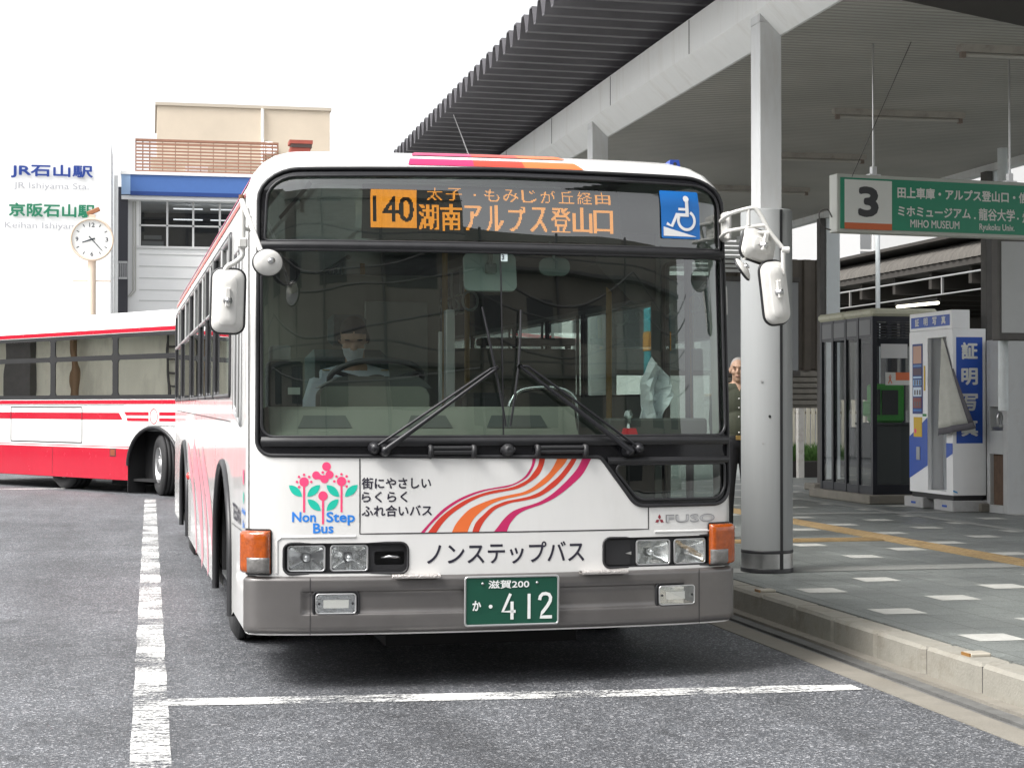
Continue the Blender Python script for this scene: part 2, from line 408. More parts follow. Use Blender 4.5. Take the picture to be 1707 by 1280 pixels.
# rubber surround of the windscreen, in one piece with the black cowl
mb=MB(blackgl); mb.cdt(mask,[signh,windh,lowh],Soff(-.004),.09,Sn); mb.m(rubber)
def rim(mb,loop,o,r,n=8): mb.tube([S1(p[0],p[1],o) for p in densify(loop,.08)],r,n,closed=True)
def densify(loop,st):
    out=[]
    for i in range(len(loop)):
        a=Vector(loop[i]); b=Vector(loop[(i+1)%len(loop)]); k=max(1,int((b-a).length/st))
        for j in range(k): out.append(a.lerp(b,j/k))
    return out
rim(mb,mask,.001,.010); rim(mb,signh,.0,.007); rim(mb,windh,.0,.008); rim(mb,lowh,.0,.007)
# rubber bars
for va,vb,rr in ((2.152,2.195,.012),(1.205,1.25,.012)):
    mb.grid(np.linspace(-1.15,1.235,40),np.linspace(va,vb,6),lambda s,v:S1(s,v,.004+rr*math.sin(math.pi*(v-va)/(vb-va))))
mb.grid(np.linspace(.55,1.23,14),np.linspace(1.110,1.145,6),lambda s,v:S1(s,v,.004+.012*math.sin(math.pi*(v-1.110)/.035)))
sur=mb.build('windscreen_surround', bus)
mb=MB(windglass); mb.cdt(windh,[],Soff(-.010),.1,Sn); wsn=mb.build('windscreen', bus)
mb=MB(rubber); mb.grid([.018,.026],np.linspace(1.25,2.152,14),lambda s,v:S1(s,v,-.004)); mb.build('centre_seal', wsn)
mb=MB(windglass); mb.cdt(signh,[],Soff(-.008),.1,Sn); mb.build('display_window', bus)
mb=MB(windglass); mb.cdt(lowh,[],Soff(-.008),.1,Sn); mb.build('lower_front_window', bus)
# ---- destination display: diodes on a board behind its window
board=mat('display_board',(.008,.008,.009),.6)
mb=MB(board); mb.grid(np.linspace(-.66,.67,12),[2.215,2.505],lambda s,v:S1(s,v,-.055),False)
disp=mb.build('destination_display', bus)
cells=set()
def raster(body,x0,x1,y0,y1,bold,inv=None,p=.00585):
    V,F=text2d(body,bold,4); lo=V.min(0); hi=V.max(0); q=(V-lo)/(hi-lo); q[:,0]=x0+q[:,0]*(x1-x0); q[:,1]=y0+q[:,1]*(y1-y0); out=set()
    for f in F:
        a,b,c=q[f[0]],q[f[1]],q[f[2]]; d=(b[1]-c[1])*(a[0]-c[0])+(c[0]-b[0])*(a[1]-c[1])
        if abs(d)<1e-12: continue
        for i in range(int(math.floor(min(a[0],b[0],c[0])/p))-1,int(max(a[0],b[0],c[0])/p)+2):
            for j in range(int(math.floor(min(a[1],b[1],c[1])/p))-1,int(max(a[1],b[1],c[1])/p)+2):
                x=(i+.5)*p; y=(j+.5)*p
                l1=((b[1]-c[1])*(x-c[0])+(c[0]-b[0])*(y-c[1]))/d; l2=((c[1]-a[1])*(x-c[0])+(a[0]-c[0])*(y-c[1]))/d
                if l1>=-.02 and l2>=-.02 and 1-l1-l2>=-.02: out.add((i,j))
    return out
PD=.00585
blk={(i,j) for i in range(int(-.616/PD),int(-.392/PD)+1) for j in range(int(2.270/PD),int(2.468/PD)+1)}
g_=raster('140',-.604,-.406,2.300,2.425,0.); cells|=blk-(g_|{(i+1,j) for i,j in g_})
for i,ch in enumerate('太子・もみじが丘経由'):
    x=-.335+i*.0965; hw=.078; 
    if ch=='・': cells|={(int((x+.04)/PD)+a,int(2.445/PD)+b) for a in(0,1) for b in (0,1)}
    else: cells|=raster(ch,x,x+hw,2.408,2.487,0.)
for i,ch in enumerate('湖南アルプス登山口'):
    x=-.378+i*.1125; a,b=.103,.128
    g_=raster(ch,x+(.004 if ch in 'アルプス' else 0),x+a-.006-(.01 if ch in 'アルプス' else 0),2.262,2.262+b-(.012 if ch in '口' else 0),0.); cells|=g_|{(i+1,j) for i,j in g_}
mb=MB(ledm); vs=[]; fs=[]
cl=sorted(cells); cx_=np.array([(i+.5)*PD for i,j in cl]); cy_=np.array([(j+.5)*PD for i,j in cl])
q=[S(cx_+dx*PD*.40,cy_+dy*PD*.46,-.051) for dx,dy in((-1,-1),(1,-1),(1,1),(-1,1))]
for k in range(len(cl)):
    o=len(vs); vs+=[tuple(q[m_][k]) for m_ in range(4)]; fs.append((o,o+1,o+2,o+3))
mb.add(vs,fs); mb.build('diode_lettering', disp)
# ---- wheelchair sticker
mb=MB(mat('blue_sticker','#1268b4',.35)); mb.cdt(rrect(.868,1.089,2.246,2.490,.008),[],Soff(.0005),.1,Sn)
mb.m(mat('white_sticker',(.78,.78,.78),.4)); F_=Soff(.003)
poly_on(mb,arc2d(1.010,2.450,.0165,0,360,18),F_)
def st(mb,pts,wd,fn=F_): strip_on(mb,stroke2d(pts,wd),fn)
st(mb,[(1.013,2.44),(1.015,2.366)],.019); st(mb,[(.965,2.397),(1.008,2.397)],.013); st(mb,[(1.024,2.368),(.952,2.368)],.017)
st(mb,[(.958,2.374),(.926,2.309),(.898,2.322)],.016); st(mb,arc2d(1.010,2.340,.047,-205,62,24),.015)
poly_on(mb,[(.879,2.305),(.879,2.258),(1.067,2.258)],F_)
mb.build('wheelchair_sticker', bus)
# small paper sticker with a 3 at the top of the screen
mb=MB(mat('pale_sticker',(.62,.72,.72),.5)); mb.cdt(rrect(.022,.056,2.108,2.150,.003),[],Soff(.0015),.1); mb.m(navyink)
put_text(mb,'3',.026,.038,2.116,2.142,Soff(.003),.02); mb.build('number_sticker', bus)
# ---- front panel writing and marks
F2=Soff(.0012)
mb=MB(navyink)
for l,(txt,x1,y0,y1) in enumerate((('街にやさしい',-.337,1.000,1.055),('らくらく',-.452,.936,.988),('ふれ合いバス',-.333,.868,.923))): put_text(mb,txt,-.672,x1,y0,y1,F2,.022)
mb.build('slogan_lettering', bus); mb=MB(navyink); put_text(mb,'ノンステップバス',-.357,.428,.632,.738,F2,.012)
mb.build('front_lettering', bus)
mb=MB(mag)
SA=([(.166,1.148),(.162,1.114),(.147,1.082),(.121,1.05),(.076,1.023),(.031,1.011),(-.031,1.001),(-.095,.989),(-.157,.969),(-.212,.944),(-.269,.908),(-.311,.871),(-.354,.826),(-.387,.789)],[(.183,1.148),(.178,1.121),(.162,1.084),(.136,1.05),(.088,1.021),(.038,1.004),(-.026,.995),(-.088,.982),(-.15,.960),(-.207,.933),(-.259,.898),(-.304,.859),(-.342,.822),(-.368,.789)])
SB=([(.202,1.148),(.193,1.109),(.171,1.075),(.14,1.04),(.088,1.013),(.038,.998),(-.026,.989),(-.088,.974),(-.15,.952),(-.2,.927),(-.252,.893),(-.299,.854),(-.333,.814),(-.352,.789)],[(.231,1.148),(.221,1.109),(.2,1.067),(.164,1.035),(.107,1.003),(.057,.989),(-.019,.976),(-.081,.962),(-.138,.939),(-.188,.91),(-.231,.881),(-.269,.846),(-.295,.814),(-.311,.789)])
SC_=([(.295,1.149),(.278,1.114),(.25,1.072),(.209,1.035),(.164,1.001),(.114,.978),(.057,.967),(-.007,.954),(-.057,.939),(-.107,.92),(-.15,.898),(-.188,.863),(-.219,.824),(-.235,.789)],[(.349,1.149),(.328,1.114),(.29,1.075),(.242,1.028),(.19,.994),(.14,.971),(.083,.957),(.031,.947),(-.019,.932),(-.062,.91),(-.1,.881),(-.131,.849),(-.15,.814),(-.159,.789)])
SD_=([(.371,1.148),(.342,1.107),(.3,1.057),(.247,1.013),(.204,.981),(.152,.959),(.095,.947),(.038,.937),(-.007,.922),(-.045,.903),(-.081,.871),(-.114,.839),(-.128,.812),(-.135,.789)],[(.397,1.148),(.373,1.107),(.333,1.057),(.283,1.008),(.228,.971),(.178,.949),(.107,.935),(.057,.927),(.012,.912),(-.019,.898),(-.05,.871),(-.076,.841),(-.095,.809),(-.102,.789)])
SE_=([(.423,1.147),(.395,1.094),(.352,1.045),(.307,1.003),(.262,.967),(.209,.935),(.159,.917),(.114,.905),(.069,.888),(.038,.866),(.012,.839),(-.007,.814),(-.028,.789)],[(.470,1.147),(.426,1.07),(.376,1.021),(.319,.976),(.269,.944),(.209,.917),(.164,.903),(.121,.888),(.088,.868),(.067,.846),(.052,.826),(.043,.807),(.036,.789)])
for (a,b),m_ in ((SA,mag),(SB,redm),(SC_,orm),(SD_,redm),(SE_,mag)):
    mb.m(m_); a2=smoothpath(a,4); b2=smoothpath(b,4); strip_on(mb,list(zip(b2,a2)),Soff(.0008))
# roof bands over the header
mb.build('front_stripes', bus); mb=MB(mag)
for (x0,x1,d,m_) in ((-.449,-.10,.05,mag),(-.10,.175,.03,redm),(.175,.50,-.03,orm)):
    mb.m(m_)
    for va,vb in ((2.597,2.650),(2.690,VMAX)):  # each stripe broken; bare white gap stands in for the highlight on the curve
        mb.grid(np.linspace(0,1,8),np.linspace(va,vb,8),lambda u,v:S1(x0+(x1-x0)*u-(.10*(v-2.6)/.2 if x1>.4 and u>.99 else .04*(v-2.6)),v,.003))
mb.build('roof_stripes', bus)
# flower emblem
mb=MB(pinkm)
for x,y,r in ((-.839,1.109,.021),(-.888,1.067,.0195),(-.825,1.070,.0195),(-.849,1.049,.0195),(-.946,1.036,.0225),(-.768,1.038,.0225),(-.856,.969,.0225)): poly_on(mb,arc2d(x,y,r,0,360,24),F2)
poly_on(mb,[(-.888,1.080),(-.849,1.062),(-.83,1.085),(-.845,1.105),(-.828,1.105),(-.822,1.075),(-.835,1.045),(-.862,1.045),(-.892,1.052)][::-1],Soff(.0011))
for fx,fy in ((-.946,1.036),(-.768,1.038)):
    for a in (90,45,135,0,180,225 if fx<-.9 else -45): poly_on(mb,arc2d(fx+.034*math.cos(R(a)),fy+.034*math.sin(R(a)),.0062,0,360,12),F2)
poly_on(mb,arc2d(-.857,1.081,.0065,0,360,12),Soff(.0017))
for x,y0,y1 in ((-.946,.891,1.02),(-.768,.891,1.02),(-.856,.834,.95)): poly_on(mb,[(x-.005,y0),(x+.005,y0),(x+.005,y1),(x-.005,y1)],F2)
mb.m(tealm)
def leaf(a,b,bul):
    a=Vector(a); b=Vector(b); d=b-a; nrm=Vector((-d.y,d.x)); L=[]
    up=[a+d*t+nrm*bul*math.sin(math.pi*t)**.8 for t in np.linspace(0,1,9)]; dn=[a+d*t-nrm*bul*math.sin(math.pi*t)**.8 for t in np.linspace(1,0,9)]
    poly_on(mb,[tuple(p) for p in dn[::-1]+up[::-1]][::1],F2)
for a,b in (((-1.018,1.020),(-.956,.966)),((-.931,.966),(-.870,1.021)),((-.839,1.021),(-.779,.965)),((-.752,.965),(-.691,1.021)),((-.929,.953),(-.867,.898)),((-.839,.898),(-.782,.953))): leaf(a,b,.22)
mb.m(bluem); put_text(mb,'Non',-1.003,-.889,.844,.893,F2,.032); put_text(mb,'Step',-.840,-.704,.828,.893,F2,.026); put_text(mb,'Bus',-.903,-.806,.790,.839,F2,.032)
mb.build('flower_emblem', bus)
# three diamond badge and name
mb=MB(mat('badge_red','#8c2f3c',.3))
for a in (90,210,330):
    c=Vector((.826,.832)); d=Vector((math.cos(R(a)),math.sin(R(a)))); n_=Vector((-d.y,d.x)); poly_on(mb,[tuple(c+d*.001),tuple(c+d*.0135-n_*.0085),tuple(c+d*.027),tuple(c+d*.0135+n_*.0085)],F2)
mb.m(mat('badge_silver',(.30,.30,.31),.35,.6)); put_text(mb,'FUSO',.860,1.143,.815,.856,Soff(.0016),.045); mb.m(mat('badge_silver_face',(.55,.55,.56),.4,.3)); put_text(mb,'FUSO',.865,1.138,.8195,.8515,Soff(.0026),.0)
mb.build('maker_badge', bus)
# panel gaps
mb=MB(gapm)
def gap(mb,pts,wd=.006,o=.0012): strip_on(mb,stroke2d(densify_open(pts,.08),wd),Soff(o))
def densify_open(pts,st_):
    out=[]
    for i in range(len(pts)-1):
        a=Vector(pts[i]); b=Vector(pts[i+1]); k=max(1,int((b-a).length/st_))
        for j in range(k): out.append(a.lerp(b,j/k))
    out.append(Vector(pts[-1])); return out
gap(mb,[(-.68,1.145),(-.68,.786),(.766,.786),(.766,.90)]); gap(mb,[(-1.228,.31),(-1.228,2.36)],.007)
gap(mb,[(-1.26,.782),(-2.33,.765)],.005); gap(mb,[(-3.86,.768),(-8.26,.782)],.005)
gap(mb,[(1.34,.40),(1.34,2.3)],.006)
gap(mb,[(-2.48,1.312),(-11.6,1.35)],.007)
for x in (-2.48,-4.10,-5.10,-6.18,-7.84,-9.92): gap(mb,[(x,1.33),(x,1.44)],.005)
mb.build('panel_gaps', bus)
# raised lip that frames the lamp band
mb=MB(white)
lip=rpoly([(-1.085,.592,.03),(-.60,.592),(-.60,.775),(-1.085,.775,.05)])
mb.tube([S1(x,y,-.002) for x,y in densify_open([(-1.075,.60),(-1.075,.755),(-1.055,.772),(-.70,.774)],.05)],.008,8)
mb.build('lamp_band_lip', bus); mb=MB(white); mb.tube([S1(x,y,-.002) for x,y in densify_open([(1.165,.60),(1.165,.755),(1.145,.770),(.80,.772)],.05)],.008,8)
mb.build('lamp_band_lip', bus)
# ---- bumper
def boff(s,v):
    t=(v-.300)/(.585-.300); o=.022
    if t>.93: o=.022-.022*((t-.93)/.07)**2
    if t<.10: o=.022-.05*((.10-t)/.10)**1.6
    if abs(s+ .0)<.955 and .412<v<.508: o-=.012
    elif abs(s)<.955 and .508<=v<.518: o-=.012*(.518-v)/.010
    elif abs(s)<.955 and .402<v<=.412: o-=.012*(v-.402)/.010
    return o
mb=MB(silver); vv=[.300,.303,.308,.316,.328,.35,.38,.40,.403,.406,.409,.412,.44,.48,.508,.511,.515,.519,.54,.56,.568,.574,.579,.583,.586]
sl=list(np.linspace(-1.236,-.965,12))+[-.956,-.95]+list(np.linspace(-.92,.92,28))+[.95,.956]+list(np.linspace(.97,1.62,22))
mb.grid(sl,vv,lambda s,v:S1(s,v,boff(s,v)))
mb.grid(sl,[.586,.590],lambda s,v:S1(s,v,-.0 if v<.588 else -.02))
bump=mb.build('bumper', bus)
for x in (-.915,1.035): mb=MB(gapm); gap(mb,[(x,.31),(x,.58)],.004,.0235); mb.build('bumper_gap', bump)
# checker tread steps
tread=mat('tread_plate',(.52,.49,.47),.45,.6,bump=1.,bscale=90)
for a,b in ((-.528,-.299),(.400,.639)):
    mb=MB(tread); p0=S1(a,.588,0); p1=S1(b,.588,0)
    mb.grid(np.linspace(a,b,10),[0,1,2,3],lambda s,k:S1(s,[.590,.594,.586,.574][int(k)],[-.01,.045,.058,.052][int(k)]))
    mb.grid(np.linspace(a,b,10),[0,1],lambda s,k:S1(s,[.590,.575][int(k)],[-.01,.02][int(k)]),flip=True)
    mb.build('step_tread', bus)
# ---- licence plate
pl=Matrix.Translation(S1(.052,.457,.040))@Matrix.Rotation(R(2),4,'X')
mb=MB(mat('plate_green','#0f4a39',.45,var=.05)); mb.xf=pl
mb.add([(-.226,0,-.113),(.226,0,-.113),(.226,0,.113),(-.226,0,.113)],[(0,1,2,3)])
mb.m(alum); mb.tube([(x,0,z) for x,z in rrect(-.231,.231,-.117,.117,.014)],.0055,8,closed=True); mb.box(-.15,.15,.004,.03,-.08,.08)
mb.m(mat('plate_white',(.80,.82,.80),.5)); FP=lambda xs,ys:[(x,-.003,y) for x,y in zip(xs,ys)]
put_text(mb,'滋賀200',-.118,.085,.060,.101,FP,.022); put_text(mb,'か',-.196,-.153,-.045,.004,FP,.03)
poly_on(mb,arc2d(-.106,-.026,.0095,0,360,14),FP)
for ch,a,b in (('4',-.055,.014),('1',.093-.028,.100),('2',.130,.207)):
    if ch=='1': poly_on(mb,[(.077,-.090),(.092,-.090),(.092,.032),(.077,.032)],FP)
    elif ch=='4': 
        st4=lambda p,wd:strip_on(mb,stroke2d(p,wd),FP); st4([(-.008,.034),(-.046,-.052),(.018,-.052)],.015); st4([(.000,-.004),(.000,-.091)],.016)
    else: strip_on(mb,stroke2d([(.137,.000),(.141,.018),(.152,.029),(.168,.031),(.184,.026),(.192,.012),(.190,-.006),(.176,-.030),(.152,-.060),(.142,-.083),(.200,-.083)],.0165),FP)
mb.m(steel)
for x in (-.145,.125): mb.lathe([(.007,-.001),(.006,.004),(0,.005)],12,Matrix.Translation((x,0,.085))@Matrix.Rotation(R(90),4,'X'))
mb.build('licence_plate', bus)
# ---- headlamps and their black recesses
def lamp_bowl(mb,s0,s1,v0_,v1_,dep,fn_off):
    sc2=(s0+s1)/2; vc=(v0_+v1_)/2
    mb.grid(np.linspace(0,1,7),np.linspace(0,2*math.pi,33),lambda r,a:S1(sc2+(s1-s0)/2*r*sq(a)[0],vc+(v1_-v0_)/2*r*sq(a)[1],fn_off-dep*(1-r**2)))
def sq(a,p=.38):
    c,s_=math.cos(a),math.sin(a); return (math.copysign(abs(c)**p,c),math.copysign(abs(s_)**p,s_))
for nm,B,lamps,catch in (('left',BL,((-1.022,-.851),(-.815,-.646)),'open'),('right',BR,((.711,.884),(.918,1.091)),'closed')):
    vb0,vb1=.612,.727
    s0=min(p[0] for p in B); s1=max(p[0] for p in B); vv0=min(p[1] for p in B); vv1=max(p[1] for p in B)
    mb=MB(blackpl); lh=[rrect(a,b,vb0,vb1,.012) for a,b in lamps]
    if catch=='open': lh.append(rrect(s1-.16,s1-.015,.635,.700,.012))
    mb.cdt(rrect(s0,s1,vv0,vv1,.035),lh,Soff(-.022),.06)
    rm=[Vector(p) for p in B]; k=len(rm)
    mb.grid(range(k+1),[0,1],lambda i,j:S1(rm[i%k].x,rm[i%k].y,.004-.028*j)); mb.tube([S1(p.x,p.y,.001) for p in rm],.006,6,closed=True)
    if catch=='open':
        mb.grid([s1-.165,s1-.01],[.630,.705],lambda s,v:S1(s,v,-.075)); mb.m(steel); mb.tube([S1(s1-.125,.668,-.05),S1(s1-.09,.674,-.025),S1(s1-.05,.672,-.018),S1(s1-.035,.668,-.03)],[.004,.008,.007,.003],8); mb.m(blackpl)
    else:
        mb.cdt(rrect(s0+.015,s0+.145,vv0+.012,vv1-.012,.015),[],Soff(-.012),.06)
        m2=MB(alum); poly_on(m2,[(s0+.118,.668),(s0+.150,.661),(s0+.150,.677)],Soff(-.008)); m2.build('catch_mark', bus)
    rec=mb.build('lamp_recess', bus)
    for i,(a,b) in enumerate(lamps):
        inner = (i==1) if nm=='left' else (i==0)
        mb=MB(reflector); lamp_bowl(mb,a,b,vb0,vb1,.06,-.02)
        mb.m(chrome if inner else mat('bulb_cap',(.42,.42,.43),.3,.7)); c=S1((a+b)/2,.67,-.045)
        mb.lathe([(0,.028),(.012,.024),(.018,.012),(.018,-.02)],16,Matrix.Translation(c)@Matrix.Rotation(R(90),4,'X'))
        mb.m(lensglass); mb.cdt(rrect(a,b,vb0,vb1,.012),[],lambda s,v:S(s,v,-.012),.04)
        mb.m(alum); mb.tube([S1(x,y,-.014) for x,y in rrect(a-.003,b+.003,vb0-.003,vb1+.003,.014)],.005,6,closed=True)
        mb.build('headlight', bus)
for a,b in ((-.891,-.696),(.812,1.012)):
    mb=MB(blackpl); mb.cdt(rrect(a-.010,b+.010,.398,.514,.022),[],Soff(.0125),.02); mb.tube([S1(x,y,.014) for x,y in rrect(a-.010,b+.010,.398,.514,.022)],.006,6,closed=True)
    mb.m(reflector); lamp_bowl(mb,a+.006,b-.006,.411,.501,.0,.0155); mb.m(mat('fog_insert',(.72,.70,.66),.3)); mb.cdt(rrect(a+.038,b-.038,.435,.474,.003),[],Soff(.0205),.02)
    mb.m(lensglass); mb.cdt(rrect(a+.004,b-.004,.410,.502,.012),[],Soff(.024),.02)
    mb.m(alum); mb.tube([S1(x,y,.022) for x,y in rrect(a+.004,b-.004,.410,.502,.014)],.004,6,closed=True)
    for x in (a+.018,b-.018):
        mb.m(blackpl); poly_on(mb,arc2d(x,.456,.006,0,360,10),Soff(.0255))
    mb.build('fog_light', bus)
# ---- corner turn signals
smoke=mat('clear_lamp_lens',(.14,.135,.13),.12,coat=.5,var=.25,vscale=50,bump=.4,bscale=50)
for sg in (-1,1):
    mb=MB(rubber); ed=[(1.105,.594),(1.36,.594),(1.36,.806),(1.105,.806)]
    def puff(s,v,a0,a1,b0,b1,d):
        u=min(1,min(s-a0,a1-s)/.022); t=min(1,min(v-b0,b1-v)/.018); return d*math.sqrt(max(0,1-(1-u)**2))*math.sqrt(max(0,1-(1-t)**2))
    mb.cdt([(sg*x,y) for x,y in rrect(1.098,1.268,.590,.811,.015)],[],Soff(.004),.05,flip=False)
    lo,hi=1.106,1.262
    sv=sorted(set(list(np.linspace(lo,lo+.03,7))+list(np.linspace(lo+.03,hi-.03,12))+list(np.linspace(hi-.03,hi,7))))
    vh=[.676+(.803-.676)*t for t in (0,.02,.06,.12,.25,.5,.75,.88,.94,.98,1)]; vl=[.598+(.674-.598)*t for t in (0,.03,.08,.16,.3,.5,.7,.84,.92,.97,1)]
    vf=[.598+.205*t for t in (0,.015,.04,.09,.2,.36,.5,.64,.8,.91,.96,.985,1)]
    mb.m(amber); mb.grid(sv,vf,lambda s,v:S1(sg*s,v,.004+puff(s,v,lo,hi,.598,.803,.032)))
    s2=[1.107+.094*t for t in (0,.05,.15,.3,.5,.7,.85,.95,1)]; v2=[.600+.076*t for t in (0,.05,.15,.3,.5,.7,.85,.95,1)]
    mb.m(smoke); mb.grid(s2,v2,lambda s,v:S1(sg*s,v,.006+puff(s,v,lo,hi,.598,.803,.032)+puff(s,v,1.107,1.201,.600,.676,.006)))
    mb.build('turn_signal', bus)
# ---- wipers (pantograph arms, blades upright beside the centre seal)
wm=mat('wiper_black',(.02,.02,.023),.35,.2)
for piv,tip,tip2,bl in (((-.563,1.186),(-.010,1.585),(-.045,1.578),[(-.080,1.88),(-.050,1.73),(-.022,1.585),(.004,1.45),(.030,1.30)]),((.655,1.176),(.097,1.592),(.140,1.590),[(.113,1.868),(.106,1.73),(.096,1.592),(.075,1.45),(.052,1.30)])):
    mb=MB(wm); d=Vector(tip)-Vector(piv); n_=Vector((-d.y,d.x)).normalized(); sgn=1 if piv[0]<0 else -1
    def pth(a,b,o0,o1): return [S1(*(Vector(a).lerp(Vector(b),t)),o0+(o1-o0)*t) for t in np.linspace(0,1,7)]
    mb.tube(pth(piv,tip,.055,.045),[.016,.013,.011,.010,.009,.008,.008],8)
    p2=Vector(piv)+Vector((-.055*sgn*-1 if False else -.05*sgn,.012)); mb.tube(pth(p2,tip2,.05,.045),.0065,6); mb.tube([S1(*tip,.046),S1(*tip2,.046)],.007,6)
    for p_ in (piv,p2): mb.lathe([(.030,0),(.030,.03),(.022,.05),(.018,.065),(0,.068)],16,Matrix.Translation(S1(*p_,.0))@Matrix.Rotation(R(90),4,'X'))
    mb.lathe([(.012,-.012),(.012,.012)],10,Matrix.Translation(S1(*tip,.046))@Matrix.Rotation(R(90),4,'X'))
    w_=mb.build('wiper', bus)
    mb=MB(wm); mb.tube([S1(x,y,.020) for x,y in bl],.0048,6); mb.tube([S1(x,y,.034) for x,y in bl[1:4]],.0048,6); mb.tube([S1(*bl[0],.02),S1(*bl[1],.036)],.005,6); mb.tube([S1(*bl[4],.02),S1(*bl[3],.036)],.005,6)
    mb.build('wiper_blade', w_)
# camera, handles on the cowl
mb=MB(blackpl)
mb.lathe([(.032,0),(.032,.02),(.024,.03),(.022,.055),(.012,.058),(0,.054)],18,Matrix.Translation(S1(.040,1.184,0))@Matrix.Rotation(R(90),4,'X'))
mb.tube([S1(.005,1.184,.01),S1(.075,1.184,.01)],.014,8); mb.build('nozzle', bus)
for a,b in ((-.352,-.118),(.175,.442)):
    mb=MB(blackpl); mb.tube([S1(x,1.196,.028) for x in np.linspace(a,b,8)],.010,8); mb.tube([S1(x,1.176,.022) for x in np.linspace(a+.02,b-.02,8)],.012,8)
    for x in (a+.012,b-.012): mb.tube([S1(x,1.200,.0),S1(x,1.200,.03),S1(x,1.160,.03),S1(x,1.156,.004)],.014,8)
    mb.build('step_handle', bus)
# ---- side windows, doors, side trim
sash=mat('window_frame_black',(.025,.025,.027),.35)
for i,(a,b) in enumerate(win_l+win_r):
    lp=rrect(a,b,WB,WTp,.04)
    mb=MB(sideglass); mb.cdt(lp,[],Soff(-.006),.3,Sn); wn=mb.build('side_window', bus)
    mb=MB(sash); rim(mb,lp,.0,.014,6); mb.m(alum); mb.tube([S1(x,2.0,.004) for x in (a+.01,b-.01)],.014,6); mb.tube([S1((a+b)/2,y,.002) for y in (2.01,2.34)],.016,6); mb.tube([S1(x,2.33,.003) for x in (a+.02,b-.02)],.012,6); mb.tube([S1(b-.03,y,.003) for y in (2.01,2.34)],.016,6)
    mb.build('window_frame', wn)
lp=rpoly([(-2.10,1.36,.05),(-1.60,1.30,.03),(-1.60,2.2,.05),(-2.10,2.2,.05)])
mb=MB(glass('driver_window_glass',(.92,.95,.94),.02,1.5)); mb.cdt(lp,[],Soff(-.006),.2,Sn); wn=mb.build('driver_window', bus)
mb=MB(alum); rim(mb,lp,.002,.014,6); mb.tube([S1(-1.84,1.34,.003),S1(-1.84,2.19,.003)],.012,6); mb.build('window_frame', wn)
for lp in (rear,rearl):
    mb=MB(sideglass); mb.cdt(lp,[],Soff(-.006),.3); mb.build('rear_window', bus)
mb=MB(sideglass); mb.cdt(doorh,[],Soff(-.03),.25); mb.m(sash); rim(mb,doorh,-.01,.018,6)
for x in (1.825,1.845): mb.tube([S1(x,.41,-.02),S1(x,2.19,-.02)],.02,6)
mb.tube([S1(1.42,.75,-.02),S1(2.25,.75,-.02)],.018,6)
dr=mb.build('entrance_door', bus)
mb=MB(mirrorshell); mb.tube(smoothpath([S1(1.40,2.017,.01),S1(1.40,2.02,.040),S1(1.40,2.0,.045),S1(1.40,1.90,.045),S1(1.40,1.875,.040),S1(1.40,1.879,.01)],4),.009,8); mb.build('grab_handle', bus)
mb=MB(redm); st2=lambda pts,wd,o=.002:strip_on(mb,stroke2d(densify_open(pts,.3),wd),Soff(o))
mb.m(mag); st2([(-11.5,2.52),(-1.4,2.52)],.05); mb.m(redm); st2([(-11.5,2.44),(-1.4,2.44)],.03)
pk=mat('rose_stripe','#d88e98',.3)
mb.m(pk)
for x,wd in ((-4.1,.20),(-4.8,.14),(-5.6,.28),(-6.6,.14)):
    strip_on(mb,stroke2d(smoothpath([(x,.26),(x-.10,.46),(x-.35,.64),(x-.75,.78),(x-1.25,.93),(x-1.6,1.02)],4),wd),Soff(.002))
mb.m(navyink); put_text(mb,'TEISAN',-2.22,-1.62,.800,.885,Soff(.003),.03)
mb.m(bluem); put_text(mb,'Non Step',-1.52,-1.30,.86,.90,Soff(.003),.04); put_text(mb,'Bus',-1.46,-1.36,.80,.84,Soff(.003),.04); mb.m(pinkm); poly_on(mb,arc2d(-1.42,1.05,.04,0,360,12),Soff(.003)); mb.m(tealm); poly_on(mb,arc2d(-1.42,.95,.03,0,360,12),Soff(.003))
mb.build('side_stripes', bus)
for c_,sg in ((FA,-1),(RA,-1),(FA,1),(RA,1)):
    mb=MB(rubber); mb.tube([S1(sg*p[0],p[1]+.02,.004) for p in arch(c_)],.022,8); mb.build('wheel_arch_trim', bus)
mb=MB(under)
for c_,sg in ((FA,-1),(RA,-1),(FA,1),(RA,1)):
    lo_,hi_=c_-1.07-.72,c_-1.07+.72
    x0,x1=(-1.19,-.62) if sg<0 else (.62,1.19)
    mb.box(x0,x1,lo_,hi_,1.085,1.10); mb.box(x0,x1,lo_-.012,lo_,.32,1.09); mb.box(x0,x1,hi_,hi_+.012,.32,1.09); xx=-.62 if sg<0 else .62; mb.box(xx-.006,xx+.006,lo_,hi_,.32,1.09)
mb.box(-1.15,1.15,.30,10.6,.30,.33)
mb.box(-.5,.5,.5,10.0,.18,.30)
mb.build('underbody', bus)
mb=MB(alum); mb.box(-1.226,-1.208,3.00,3.04,.60,.72); mb.build('side_reflector', bus); mb=MB(mat('side_marker_red','#d23c38',.3)); mb.lathe([(.035,0),(.03,.03),(0,.042)],14,Matrix.Translation((-1.208,7.05,.79))@Matrix.Rotation(R(-90),4,'Y')); mb.build('side_marker', bus)
